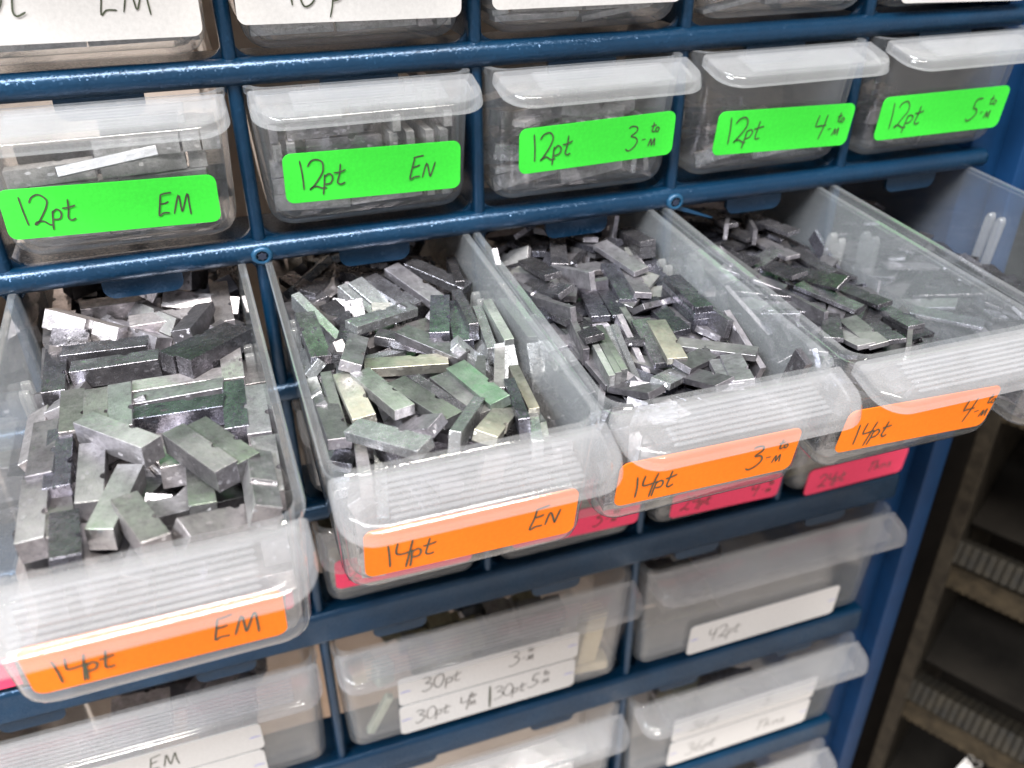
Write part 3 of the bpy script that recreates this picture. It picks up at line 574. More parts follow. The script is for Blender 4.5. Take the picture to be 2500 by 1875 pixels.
# kind of piece, material, x y z in thousandths, quaternion in thousandths
PIECES = [
 ('E',0,-367,-1552,-450,699,699,106,-106),('E',6,-285,-1483,-254,946,97,208,230),('E',6,-843,-1426,-401,446,-651,522,-324),('E',2,-594,-978,-193,-915,12,0,402),
 ('E',2,-338,-1183,-187,-859,0,10,513),('E',6,-523,-1453,-214,807,-70,-41,-585),('E',3,-604,-1263,-254,611,-20,21,-791),('E',7,-729,-1454,-221,743,-114,-49,-657),
 ('E',1,-626,-381,-243,999,24,-11,-30),('E',2,-173,-1389,-204,595,383,-406,-579),('E',2,-843,-1218,-270,-720,-18,9,694),('E',6,-693,-1428,-346,551,-249,-443,662),
 ('E',6,-760,-1499,-548,248,248,662,-662),('E',7,-401,-803,-248,-995,-21,42,92),('N',5,251,-1322,-162,890,26,-97,-445),('N',6,555,-1416,-391,548,-550,-447,-444),
 ('E',1,-247,-455,-192,-936,13,-13,-350),('E',2,-685,-1101,-255,710,-31,48,-702),('N',1,310,-1290,-356,552,239,15,799),('T',7,1458,-1397,-297,706,-706,-46,-46),
 ('E',7,-786,-979,-254,-714,-15,-24,699),('N',5,693,-1399,-486,567,567,422,-422),('T',7,1063,-1374,-426,498,498,-502,502),('N',3,296,-999,-183,-807,18,-9,590),
 ('E',6,-885,-1423,-561,707,-23,-23,-707),('N',4,444,-755,-230,994,15,-3,-104),('E',2,-566,-1420,-572,391,391,-589,-589),('E',6,-755,-15,-216,189,945,-226,-146),
 ('N',0,148,-1370,-518,536,-461,536,461),('E',1,-665,-257,-233,998,32,-10,-54),('N',1,352,-1378,-468,995,48,-35,84),('N',8,636,-1074,-179,779,49,-65,-621),
 ('T',1,1176,-1282,-310,188,-183,-275,925),('E',6,-283,-1477,-492,0,-1,0,-1000),('E',3,-267,-1148,-197,-856,-5,14,516),('N',3,426,-1104,-186,-840,-8,-3,542),
 ('E',2,-386,-1291,-311,958,26,164,236),('E',0,-838,-907,-250,711,15,-5,-703),('E',0,-398,-694,-247,998,-4,-38,-54),('E',7,-211,-853,-245,-697,-1,-2,717),
 ('E',2,-530,-1429,-310,772,148,89,612),('N',0,570,-672,-207,888,20,18,-458),('N',5,429,-389,-197,972,3,48,231),('E',6,-621,159,-227,996,42,30,75),
 ('N',4,200,-973,-200,-722,-31,23,691),('N',0,102,-1056,-229,-710,59,-4,701),('N',0,407,-1289,-355,734,-119,-33,-668),('N',1,125,-478,-189,-686,-81,13,-723),
 ('E',1,-850,-339,-260,-716,-8,-31,698),('N',5,521,-1324,-164,273,-413,594,-634),('F',1,2606,-1378,-490,707,-707,1,1),('E',0,-143,-904,-251,-699,12,-21,715),
 ('T',1,1806,-1328,-269,698,113,698,113),('N',4,629,-1319,-187,-457,158,-25,875),('N',5,267,-1339,-637,702,-702,87,-87),('V',1,3021,-1252,-544,406,537,464,576),
 ('E',0,-319,-140,-220,-803,96,1,-588),('F',1,2495,-1303,-399,16,-998,10,-59),('T',0,1500,-1342,-590,68,-11,-985,-156),('N',0,639,-83,-211,840,87,52,-532),
 ('E',6,-763,-707,-244,-727,50,-13,685),('F',0,2431,-1135,-371,996,11,-53,75),('F',7,2531,-1222,-389,998,16,-59,-10),('F',1,2010,-1226,-470,582,-402,582,-402),
 ('T',0,1058,-877,-357,651,-275,-286,647),('E',0,-600,-730,-242,719,-9,-8,-695),('E',6,-791,-1477,-519,386,386,593,-593),('N',1,762,-51,-202,906,48,72,-413),
 ('T',2,1458,-1354,-478,995,47,-90,4),('T',4,1479,-938,-218,628,2,2,-779),('E',3,-356,-1252,-285,-714,99,51,692),('E',2,-161,-1376,-430,689,-160,161,689),
 ('N',5,218,-1288,-388,495,-404,588,-496),('F',1,2275,-1352,-456,995,50,83,-4),('T',2,1669,-1017,-249,364,-33,15,931),('T',7,1731,-647,-174,-690,3,-14,724),
 ('E',1,-302,-401,-198,948,-10,18,319),('N',0,360,-1160,-244,844,7,-271,-462),('E',6,-288,135,-258,917,-375,125,-49),('E',0,-200,-1422,-572,688,2,5,-726),
 ('T',0,1612,-213,-166,775,65,-9,-629),('N',7,650,-503,-176,603,14,9,-797),('E',6,-404,-572,-266,-1000,-10,-6,1),('N',5,630,-1376,-394,999,19,41,-8),
 ('N',7,736,-1219,-208,-437,473,-508,571),('V',1,3113,-783,-466,891,43,-48,-449),('F',1,2449,-699,-284,819,17,2,-574),('N',0,255,-688,-175,-587,167,-76,789),
 ('T',0,1181,-1342,-453,965,236,-114,-32),('T',0,1656,-1364,-380,6,30,-209,978),('E',6,-325,-1408,-638,156,0,0,-988),('F',1,2265,-1181,-411,712,-89,97,-689),
 ('T',1,1574,-1368,-330,13,64,205,-977),('T',0,1476,-1240,-226,706,-49,-222,-671),('T',1,1435,-903,-235,-651,-55,-7,757),('T',1,1061,-1346,-324,587,-394,-395,-587),
 ('T',7,1062,-1228,-553,699,116,109,-698),('E',6,-202,70,-261,-707,-51,-48,703),('E',0,-485,-1408,-451,773,218,-26,595),('N',1,531,-92,-234,842,71,20,-534),
 ('N',2,573,-1086,-206,-797,2,12,604),('T',7,1525,-382,-210,-649,-13,-64,758),('T',0,1186,-1267,-343,414,319,92,-847),('N',5,712,-1376,-442,16,-997,67,42),
 ('N',9,865,-620,-202,-516,465,-522,495),('T',0,1603,-1266,-196,546,-40,-135,-826),('N',6,162,-1297,-268,409,-529,478,-570),('T',0,1221,-1136,-274,783,-82,-168,-593),
 ('F',1,2469,-585,-245,727,130,-277,-615),('N',6,733,-1313,-367,368,-52,236,898),('E',6,-450,-946,-317,-729,69,27,681),('E',1,-539,-1379,-634,564,564,427,427),
 ('F',2,2379,-1035,-288,-604,-23,138,785),('E',0,-615,-1377,-370,359,-686,621,-127),('N',1,384,-1378,-510,999,13,-31,5),('N',5,171,-254,-235,669,-506,454,-301),
 ('E',2,-142,-1262,-244,699,-15,8,-715),('E',6,-423,0,-260,996,85,9,26),('T',1,1449,-1362,-397,977,209,39,-8),('N',6,150,-1300,-352,709,-284,-42,644),
 ('F',0,2128,-200,-298,693,-40,-112,711),('F',0,2589,-1340,-588,997,78,27,-2),('E',1,-319,-1361,-404,704,-516,-197,446),('V',1,3272,-581,-449,973,-14,-41,-227),
 ('T',0,1587,-1058,-248,968,54,82,232),('T',7,1609,-684,-248,-699,-25,24,714),('F',0,2215,-248,-261,14,751,-656,-77),('T',0,1806,-990,-268,582,-402,-582,402),
 ('T',0,1323,-325,-172,490,-592,369,-523),('N',5,106,-1041,-433,20,707,706,35),('N',6,441,-1375,-518,500,500,-500,500),('T',7,1352,-501,-235,623,-24,-26,-782),
 ('F',0,2511,-1369,-444,174,-146,-625,-747),('E',6,-362,-1421,-572,0,-540,-842,0),('T',1,1249,-1250,-327,664,337,-109,-658),('E',6,-680,-738,-239,-722,27,8,691),
 ('N',5,813,-602,-235,-498,440,-550,507),('T',1,1169,-381,-182,-781,-38,202,589),('T',2,1640,-1285,-321,102,-946,303,47),('E',6,-200,-489,-249,-701,-9,-26,713),
 ('N',2,815,-1264,-350,205,725,-647,120),('N',1,772,-459,-204,-493,477,-517,512),('N',10,815,-1068,-261,-467,478,-524,528),('T',1,1204,-209,-161,-719,25,95,688),
 ('N',5,772,-1299,-267,-380,466,-522,604),('E',0,-336,-1437,-315,925,103,196,308),('E',2,-449,278,-188,665,-449,-210,559),('F',1,2635,-918,-303,-684,20,55,727),
 ('E',2,-485,59,-254,783,442,-190,-394),('T',0,1145,-548,-205,491,-582,380,-526),('F',1,2010,-762,-379,537,460,-537,-460),('E',6,-886,-709,-310,594,-384,387,-592),
 ('T',7,1085,-229,-261,656,-437,376,-486),('F',0,2065,-640,-337,444,-452,-714,297),('T',1,1195,-1332,-537,26,63,997,49),('N',1,711,-1377,-498,13,-1000,1,-4),
 ('F',1,2170,-1310,-619,80,0,0,997),('F',1,2596,-735,-284,-723,10,88,685),('E',0,-563,-48,-284,771,466,-226,-371),('N',1,278,173,-253,907,38,29,418),
 ('F',1,2299,-932,-301,-462,39,62,884),('N',7,734,-502,-222,640,39,14,-767),('T',9,1185,-924,-249,-520,431,-548,494),('N',5,463,-124,-254,-853,-108,-127,495),
 ('F',0,2330,-688,-329,487,-519,463,-528),('F',1,2142,-1242,-420,681,8,191,707),('N',1,171,-975,-388,836,48,54,543),('F',1,2206,-499,-314,33,973,-228,-36),
 ('F',1,2157,-636,-386,165,-268,-675,667),('T',0,1187,-706,-270,32,-66,995,65),('N',1,169,148,-263,825,58,-10,-562),('E',0,-316,273,-185,773,-73,180,604),
 ('V',1,3117,-872,-515,725,29,63,685),('F',1,2353,-470,-233,651,-19,-176,-738),('F',7,2042,-298,-359,675,210,99,-700),('T',5,1425,-1132,-262,-938,23,-135,-317),
 ('N',5,434,-1283,-443,186,-52,976,100),('T',0,1034,27,-228,301,-640,293,-643),('T',1,1766,-771,-224,532,-446,-445,566),('F',1,2617,32,-224,760,7,-57,-647),
 ('T',1,1405,54,-210,-815,-29,7,-578),('T',2,1187,-801,-287,64,-995,-77,-30),('F',1,2065,-1230,-469,697,32,30,715),('T',0,1112,-619,-286,69,-760,646,22),
 ('T',7,1350,-1076,-313,33,-901,430,43),('V',1,3319,-1022,-496,996,86,40,8),('N',1,280,-275,-234,-783,-65,66,615),('V',0,2994,-260,-457,510,490,510,490),
 ('F',1,2645,-296,-300,-714,-21,15,700),('N',1,498,-1103,-212,-627,563,-392,370),('T',1,1794,0,-164,681,-38,-78,-727),('V',0,3116,-602,-479,893,39,-165,-417),
 ('F',1,2475,-1035,-298,-587,46,104,801),('N',1,527,-549,-254,77,-222,-972,19),('E',2,-889,-1287,-482,484,-516,-483,515),('T',2,1059,322,-237,402,-582,695,-130),
 ('T',0,1162,-747,-223,509,-417,554,-510),('N',5,749,-772,-294,397,-136,-907,-37),('F',0,2261,-367,-303,419,78,-9,905),('N',1,711,-1375,-539,4,-3,1000,13),
 ('T',2,1148,158,-268,874,234,-314,-287),('N',6,484,-429,-273,984,100,20,143),('N',0,716,478,-324,959,-59,112,-254),('T',1,1777,-1248,-451,649,282,-142,693),
 ('F',7,2119,48,-291,525,-12,-25,850),('T',0,1605,-385,-212,627,-49,33,-777),('N',9,130,-911,-255,522,-472,532,-472),('V',0,3287,-297,-422,40,69,22,997),
 ('T',5,1307,-917,-278,-545,382,-586,462),('T',1,1194,-740,-209,-674,33,124,728),('N',5,211,295,-266,870,-260,-165,385),('F',1,2010,-1011,-525,429,562,-429,-562),
 ('E',6,-776,-1257,-286,751,-118,-17,-649),('V',1,3593,-3,-445,256,-5,53,-965),('T',0,1367,-857,-278,583,-380,586,-415),('V',1,3366,-737,-465,624,-37,23,-780),
 ('N',6,765,-934,-240,398,-425,578,-572),('F',0,2095,-481,-340,45,-817,569,-84),('T',7,1440,-498,-237,-646,10,-3,763),('F',1,2092,-782,-345,478,-448,291,-697),
 ('T',0,1119,-839,-358,729,-63,-121,671),('F',0,2231,-895,-364,8,-844,-533,58),('T',0,1121,-1045,-482,549,60,-87,829),('N',5,104,-513,-272,174,-685,617,-346),
 ('E',1,-774,-57,-242,-703,31,19,710),('V',1,3209,-461,-471,58,952,265,140),('V',1,3000,-1018,-542,431,561,-431,-561),('V',1,3198,687,-471,704,-65,-71,704),
 ('E',6,-148,-418,-329,713,16,10,-701),('T',2,1063,-1221,-599,49,-705,-705,-49),('F',7,2499,-1285,-619,986,0,0,166),('F',0,2529,-144,-277,692,-15,-69,-718),
 ('V',1,3649,-641,-480,644,-59,116,-754),('F',7,2806,-217,-342,359,609,359,609),('F',1,2425,103,-259,-754,-6,62,654),('F',7,2249,-1160,-427,20,-983,-126,130),
 ('N',0,508,-1226,-272,816,-82,-114,-560),('F',2,2317,-1019,-310,-637,57,129,758),('T',0,1180,-912,-277,-729,-59,-9,682),('F',7,2316,237,-318,111,22,98,-989),
 ('F',1,2399,209,-219,-656,15,60,752),('T',2,1586,241,-215,125,709,-694,11),('V',0,3200,-32,-438,954,-35,26,296),('T',9,1243,-917,-247,495,-447,547,-506),
 ('F',1,2364,-246,-293,190,85,62,-976),('F',1,2410,412,-310,87,49,-42,994),('N',5,392,-146,-274,-668,530,-443,276),('N',5,169,-1274,-592,640,-81,163,747),
 ('T',0,1783,-1217,-596,534,-534,-463,463),('V',1,3285,628,-452,673,65,-107,-729),('V',1,3508,270,-447,55,64,-990,-113),('V',1,3496,-698,-468,940,48,97,324),
 ('F',1,2172,-1278,-464,204,-106,-48,-972),('E',6,-893,424,-319,706,47,-47,706),('N',1,736,-1309,-599,672,666,220,239),('T',2,1062,-273,-311,335,-654,-451,506),
 ('E',2,-784,-494,-292,42,-628,755,-184),('T',0,1564,-1255,-213,-552,64,114,824),('V',0,3110,-183,-483,878,67,-151,-450),('V',1,3458,179,-449,995,-33,53,71),
 ('T',9,1215,-925,-247,503,-435,545,-510),('V',0,3196,-941,-497,781,94,33,617),('F',1,2042,-829,-416,686,-173,-66,704),('N',2,103,406,-307,704,69,38,-706),
 ('F',1,2166,-824,-361,240,625,739,-74),('N',5,839,-855,-333,316,-633,633,316),('F',1,2667,-1206,-392,17,853,518,58),('T',0,1653,-573,-248,191,-7,-344,-919),
 ('F',1,2042,-107,-353,705,-55,-81,702),('N',1,854,-21,-229,449,-478,522,-546),('T',0,1712,-756,-269,842,-71,77,-530),('F',1,2219,-899,-383,20,996,70,-55),
 ('F',1,2286,-641,-342,65,303,949,65),('T',7,1730,-647,-203,-690,3,-14,724),('T',0,1225,355,-212,787,1,-225,-574),('V',1,3243,303,-421,823,-74,19,563),
 ('N',5,386,545,-290,958,-121,1,259),('T',1,1341,262,-231,-947,-75,-120,-288),('N',1,455,128,-235,801,16,-33,-598),('N',6,424,-1253,-615,663,0,0,749),
 ('T',0,1109,-1113,-374,699,-496,-425,291),('E',1,-841,-15,-245,705,-2,2,-709),('T',7,1730,-646,-233,-690,3,-14,724),('T',2,1594,-447,-229,930,84,-9,358),
 ('F',0,2580,604,-311,210,10,-75,975),('F',7,2649,-1372,-520,74,74,-703,703),('T',7,1785,-233,-248,660,41,34,-749),('F',0,2178,663,-357,662,-99,-2,743),
 ('T',0,1707,125,-246,125,651,79,-745),('T',0,1655,-1224,-549,31,-650,758,40),('T',0,1703,267,-236,79,553,743,368),('F',7,2025,-490,-429,0,673,0,740),
 ('T',7,1368,206,-233,845,-34,56,530),('V',1,3028,-496,-497,701,92,-142,-693),('V',1,3714,-405,-476,145,-582,-799,-50),('N',1,336,-329,-291,649,258,189,-691),
 ('E',0,-286,225,-280,908,378,-69,169),('T',0,1582,-163,-225,29,44,997,59),('T',0,1298,-1180,-318,540,-52,-231,808),('T',2,1467,-1180,-380,979,151,86,110),
]
REST = [
 ('E',6,-601,242,-331,-984,-89,-51,-143),('E',1,-469,-1096,-410,-841,9,-156,-518),('E',0,-540,-1048,-381,824,15,166,542),('E',6,-186,-1235,-294,711,-80,-27,-698),
 ('E',1,-274,-943,-313,-725,73,27,685),('N',1,248,-556,-202,-602,104,-32,791),('N',6,445,-761,-302,991,54,87,90),('N',5,329,-624,-281,676,-691,-94,237),
 ('N',9,697,-910,-263,-380,459,-542,593),('N',0,114,-150,-276,-735,-9,-20,678),('N',9,87,-744,-302,-532,489,-502,475),('N',9,847,-1087,-358,-612,-430,-494,-443),
 ('T',4,1628,-345,-241,-630,40,-40,775),('T',0,1301,-331,-208,536,-42,3,-843),('T',7,1729,-646,-262,-690,3,-14,724),('T',7,1728,-646,-292,-690,3,-14,724),
 ('T',5,1286,-904,-292,-544,379,-583,471),('T',9,1427,-772,-277,543,-434,558,-453),('T',0,1681,-815,-301,-967,-67,-148,-194),('T',7,1227,-467,-280,-955,-60,-194,-215),
 ('T',1,1793,-5,-193,681,-38,-78,-727),('T',1,1792,-10,-222,681,-38,-78,-727),('T',1,1526,25,-253,-644,-636,-329,-270),('T',0,1610,-999,-289,-925,-82,-69,-365),
 ('T',1,1162,-534,-227,737,-22,-127,-664),('F',1,2459,24,-296,-980,-11,-42,-194),('F',1,2584,-612,-294,-745,-18,1,667),('F',1,2636,-920,-326,-684,20,55,727),
 ('F',6,2536,-1141,-320,243,-316,621,-675),('F',1,2533,-4,-361,-967,-162,-159,-115),('F',0,2375,86,-214,-279,384,-593,651),('F',0,2514,70,-244,-345,408,-576,619),
 ('E',0,-235,186,-563,784,0,0,621),('E',0,-322,-1280,-634,61,0,0,-998),('E',6,-170,-50,-530,694,134,-53,705),('E',1,-210,-446,-592,707,0,0,707),
 ('E',1,-722,-1344,-634,0,-297,-955,0),('E',6,-259,-1008,-617,601,-601,373,-373),('E',6,-296,618,-489,975,-43,-184,-120),('E',2,-314,251,-512,705,678,-205,38),
 ('E',1,-234,-40,-453,462,-356,-319,747),('E',2,-816,-1127,-457,707,134,-50,693),('E',2,-242,-622,-556,404,277,689,535),('E',2,-778,41,-343,923,40,-253,288),
 ('E',1,-283,-971,-550,964,6,-32,263),('E',0,-630,-608,-568,901,163,-52,399),('E',0,-842,-216,-462,557,-436,436,557),('E',0,-365,108,-428,374,-233,465,768),
 ('E',2,-893,-43,-316,702,87,-87,702),('E',6,-163,-1069,-508,584,-399,599,-375),('E',6,-249,170,-406,490,-164,-54,855),('E',2,-740,553,-399,582,809,-22,-85),
 ('E',1,-161,-403,-525,707,0,0,707),('E',1,-288,376,-484,777,-627,-54,-7),('E',6,-681,-1337,-439,615,62,-180,765),('E',6,-373,-1209,-577,980,63,173,73),
 ('E',0,-480,-591,-475,31,-849,-494,-187),('E',0,-580,-346,-435,156,114,-649,-736),('E',6,-383,272,-370,952,-46,-224,203),('E',1,-285,507,-478,707,-707,26,-26),
 ('E',0,-224,-747,-461,656,464,353,480),('E',0,-229,633,-379,512,-219,83,827),('E',0,-798,-1267,-417,542,-360,-579,491),('E',1,-767,-613,-493,790,-612,-18,-25),
 ('E',1,-161,324,-327,696,124,-124,696),('E',1,-589,523,-334,581,812,12,-47),('E',1,-321,-1270,-495,604,617,421,277),('E',6,-886,-824,-537,15,-707,-707,-15),
 ('E',2,-551,-700,-400,156,-624,-664,381),('E',6,-322,-348,-381,376,209,-739,-518),('E',0,-209,-135,-280,566,-270,68,-776),('E',6,-704,710,-377,305,178,696,625),
 ('E',6,-727,-816,-485,101,-388,701,-590),('E',1,-161,-425,-347,690,154,154,-690),('E',6,-502,190,-305,396,-699,594,49),('E',6,-540,474,-270,581,813,32,-19),
 ('E',6,-193,762,-421,501,499,-501,499),('E',1,-701,281,-361,908,354,-166,-150),('E',6,-696,-966,-362,729,360,451,369),('E',6,-688,-38,-329,968,-135,197,76),
 ('E',6,-385,375,-322,270,7,113,-956),('E',0,-453,641,-338,451,844,-186,-223),('E',0,-261,-1138,-390,498,744,375,241),('E',6,-494,-14,-324,142,-422,-862,243),
 ('E',6,-610,-394,-353,207,376,573,698),('E',6,-686,406,-333,312,-943,43,-109),('E',0,-828,674,-350,334,763,-507,222),('E',2,-341,-1123,-345,876,223,70,422),
 ('E',1,-513,-294,-334,937,-229,-144,-221),('E',6,-333,573,-251,977,-204,-24,-56),('E',1,-889,-1060,-419,116,697,697,-117),('E',1,-538,-1267,-436,529,-296,732,-311),
 ('E',6,-483,-940,-360,191,213,-381,-879),('E',2,-833,-324,-347,481,-673,-325,458),('E',6,-753,-156,-303,813,531,236,-48),('E',6,-773,-815,-370,506,-801,38,-317),
 ('E',2,-657,-691,-297,131,-80,857,493),('E',6,-391,712,-263,9,-198,-853,-482),('E',6,-727,540,-226,583,753,234,196),('N',5,608,-1172,-645,0,716,698,0),
 ('N',6,249,205,-562,946,-86,-93,297),('N',2,256,-177,-571,994,10,-94,-55),('N',1,266,-305,-584,129,-80,10,988),('N',6,247,-74,-555,993,36,-116,5),
 ('N',1,268,460,-576,999,0,0,-45),('N',2,271,-1313,-655,989,0,0,-149),('N',2,487,-1240,-627,469,468,530,530),('N',5,140,-146,-540,653,-50,-91,750),
 ('N',2,545,-1266,-588,728,115,165,655),('N',6,145,-170,-499,706,-42,-94,701),('N',1,393,-1005,-622,75,65,17,995),('N',2,176,462,-538,824,-1,-1,-566),
 ('N',5,729,-1021,-584,538,-539,-459,458),('N',1,117,-347,-555,560,-432,560,-432),('N',1,778,-1237,-648,0,-646,763,0),('N',6,132,-746,-605,500,-500,-500,500),
 ('N',5,239,95,-539,306,178,-18,-935),('N',6,164,326,-497,798,132,-136,-572),('N',0,239,-916,-575,690,-705,156,49),('N',2,146,-699,-563,137,-721,679,-14),
 ('N',6,219,-226,-467,326,-128,82,-933),('N',0,831,126,-448,706,-34,706,-34),('N',5,110,179,-477,707,19,-51,705),('N',0,231,-353,-458,138,-211,961,-115),
 ('N',0,206,168,-437,912,-29,25,408),('N',1,728,-1260,-615,0,-351,936,0),('N',0,190,-501,-446,18,-472,-872,-129),('N',6,237,-223,-424,984,-31,134,117),
 ('N',5,813,-44,-508,650,67,77,753),('N',5,112,683,-486,707,11,-6,-707),('N',1,236,-1303,-536,224,-280,-523,-773),('N',5,132,-1156,-601,534,463,-535,-463),
 ('N',0,735,596,-467,236,886,-317,-243),('N',6,219,-840,-511,163,588,-792,1),('N',1,232,-1022,-501,589,603,389,371),('N',2,777,-1000,-508,595,-382,595,-382),
 ('N',1,191,-299,-357,459,26,71,-885),('N',6,89,527,-433,507,-492,495,-505),('N',1,229,721,-460,188,171,110,961),('N',6,91,-610,-478,419,569,-419,-569),
 ('N',0,717,-85,-392,3,-23,112,-993),('N',1,265,-1214,-547,10,-93,114,989),('N',0,517,-1000,-522,2,-999,46,-2),('N',6,230,-774,-465,53,-287,-955,-60),
 ('N',0,714,-640,-359,208,0,135,969),('N',2,824,208,-398,602,-496,-489,391),('N',6,439,475,-379,461,-62,300,833),('N',6,236,-1212,-510,125,76,-134,-980),
 ('N',6,699,-576,-409,4,-998,-44,-33),('N',1,691,348,-361,971,-71,-220,-60),('N',1,499,563,-392,244,33,200,948),('N',1,793,719,-425,534,-277,463,651),
 ('N',1,112,-1109,-518,103,699,-690,154),('N',6,247,125,-387,977,120,7,-174),('N',1,635,581,-407,235,-12,208,949),('N',6,85,663,-344,503,497,496,504),
 ('N',6,266,-1048,-481,631,550,461,295),('N',5,223,-94,-382,952,-221,-205,45),('N',6,227,-11,-395,962,-223,-153,32),('N',6,716,652,-378,235,105,167,952),
 ('N',5,638,806,-399,1000,0,0,8),('N',1,394,-919,-475,15,545,-838,-26),('N',2,563,109,-367,235,134,-167,-948),('N',1,860,-191,-375,593,-385,593,-385),
 ('N',0,557,-914,-436,667,200,72,714),('N',6,325,-879,-431,974,-27,-27,224),('N',6,200,-23,-334,899,40,-199,-388),('N',1,481,588,-353,236,35,199,950),
 ('N',1,750,673,-467,269,269,654,654),('N',1,588,-1126,-486,0,205,-979,-1),('N',1,232,-810,-425,68,-170,969,167),('N',2,242,-234,-303,991,68,8,-114),
 ('N',6,426,-92,-289,250,930,-252,-97),('N',0,567,180,-336,950,-166,-134,229),('N',5,344,-1157,-457,148,931,331,45),('N',2,608,-897,-409,443,216,17,870),
 ('N',1,769,-1013,-399,648,173,-130,730),('N',1,613,-312,-381,107,-879,-465,-9),('N',2,441,-313,-320,150,-640,727,200),('N',1,367,51,-323,968,-224,-22,-109),
 ('N',1,713,570,-347,953,-183,80,-229),('N',1,747,687,-296,676,45,286,677),('N',1,646,-1207,-470,8,79,-176,981),('N',0,227,-1049,-366,303,163,1,939),
 ('N',6,227,-763,-345,780,0,73,622),('N',0,223,-420,-340,864,60,46,-498),('N',6,214,-124,-261,756,-87,-28,-648),('N',0,108,-15,-335,689,-161,-258,658),
 ('N',1,424,317,-335,939,-76,-85,-324),('N',0,444,717,-355,167,-29,-962,213),('N',6,199,400,-359,8,-904,-426,-42),('N',5,769,-536,-327,123,-702,599,-366),
 ('N',2,558,-419,-360,851,101,-19,515),('N',6,331,171,-318,939,-80,-119,-314),('N',0,399,721,-291,12,171,210,963),('N',2,705,-856,-360,585,312,31,748),
 ('N',2,105,-636,-390,35,-706,706,39),('N',2,504,-491,-332,659,37,95,-745),('N',1,439,193,-339,194,276,938,-73),('N',2,515,698,-278,829,-97,258,487),
 ('N',1,716,-1293,-481,994,87,61,-3),('N',2,604,-946,-349,8,169,133,-977),('N',6,175,-716,-375,411,-671,-455,417),('N',1,385,379,-307,109,686,718,-34),
 ('N',5,221,206,-302,3,616,-774,143),('N',2,199,532,-312,414,156,120,-888),('N',1,730,-1204,-428,924,-42,68,-374),('N',1,457,-692,-340,11,50,986,-158),
 ('N',1,857,-1091,-423,362,608,401,582),('N',2,413,-450,-333,762,176,-96,615),('N',6,304,216,-267,624,154,-239,-728),('N',6,693,685,-315,575,85,277,765),
 ('N',6,292,-664,-305,950,-157,31,268),('N',5,837,-624,-321,689,-159,93,701),('N',1,501,129,-237,12,948,-319,9),('N',1,798,43,-341,707,-7,7,707),
 ('N',5,712,693,-239,206,92,-175,-958),('N',0,310,-885,-350,568,-454,580,-367),('N',1,264,-578,-306,80,-118,931,-336),('N',1,792,-233,-389,205,715,-648,162),
 ('N',6,746,95,-301,163,-623,750,-147),('N',2,186,530,-251,709,-190,-203,648),('N',1,718,-525,-320,639,-358,-144,665),('N',5,94,-810,-290,482,517,-636,-309),
 ('N',5,713,-440,-286,951,-187,-142,200),('N',0,479,-28,-271,924,282,-21,-257),('N',1,100,604,-222,585,462,-539,-391),('N',0,630,-1024,-374,137,-11,983,125),
 ('N',2,716,-278,-294,328,443,-821,-152),('N',6,184,-559,-263,653,396,-614,-199),('N',1,601,-224,-280,621,-624,-134,454),('N',1,523,-963,-339,43,625,751,210),
 ('N',6,504,-643,-304,85,967,236,-53),('N',1,441,691,-224,229,-339,763,-500),('N',1,451,-1018,-373,120,-770,626,29),('N',0,354,-895,-339,517,-524,518,-436),
 ('N',1,458,-1147,-344,37,-162,-979,118),('N',1,586,318,-293,171,558,-797,157),('T',0,1257,-650,-595,1000,0,0,9),('T',0,1122,-1104,-616,570,0,0,822),
 ('T',7,1183,-184,-575,961,0,0,277),('T',1,1068,448,-546,707,0,0,707),('T',0,1187,-896,-575,50,62,982,-172),('T',1,1188,-648,-568,328,0,0,945),
 ('T',1,1239,-498,-553,992,90,-10,-85),('T',2,1185,238,-527,996,-17,-85,26),('T',0,1091,441,-519,637,1,1,771),('T',0,1186,-565,-534,999,-6,-8,-49),
 ('T',0,1125,243,-499,841,-13,-8,541),('T',0,1203,-627,-514,43,-144,979,140),('T',1,1184,-118,-544,27,0,0,-1000),('T',2,1072,181,-473,728,-37,-11,684),
 ('T',2,1236,-700,-543,988,0,0,154),('T',2,1089,-352,-527,69,681,727,-53),('T',2,1188,-113,-516,0,990,144,0),('T',0,1187,343,-445,981,-25,24,-191),
 ('T',2,1391,-1274,-607,226,19,-79,971),('T',7,1188,-916,-537,987,-119,-57,-93),('T',1,1188,428,-469,116,976,-182,23),('T',7,1233,-716,-489,104,0,-1,-995),
 ('T',7,1197,-237,-506,999,-31,-13,10),('T',1,1177,533,-465,357,-51,136,923),('T',1,1222,-1225,-568,51,-695,711,98),('T',0,1188,-931,-490,4,154,-985,-74),
 ('T',1,1727,-1218,-591,145,639,-721,-226),('T',0,1188,-1003,-529,106,0,0,994),('T',2,1133,-1211,-572,523,140,-38,840),('T',0,1179,-736,-442,955,-69,-88,274),
 ('T',0,1423,-1268,-574,960,78,-22,270),('T',0,1383,-1062,-513,2,967,-228,-110),('T',2,1118,-611,-443,812,-30,-156,-562),('T',7,1070,-131,-485,684,-71,41,725),
 ('T',7,1337,-1245,-548,917,59,-33,392),('T',0,1162,-447,-433,901,-166,-56,398),('T',0,1184,34,-437,999,27,-36,-6),('T',7,1063,690,-476,101,700,699,-104),
 ('T',7,1180,-681,-380,52,-328,-925,186),('T',2,1160,-328,-447,404,65,-109,-906),('T',0,1537,-1196,-521,916,26,-61,395),('T',7,1062,-301,-437,706,-32,-83,-702),
 ('T',1,1062,436,-409,707,9,28,707),('T',7,1680,-1190,-507,855,17,-59,515),('T',1,1128,-857,-432,529,43,-91,842),('T',2,1184,-417,-390,230,-17,-21,-973),
 ('T',1,1169,161,-436,912,-116,124,373),('T',7,1233,663,-408,979,-20,-89,-184),('T',0,1237,-1082,-478,236,179,-83,951),('T',0,1187,-305,-399,980,-86,-21,180),
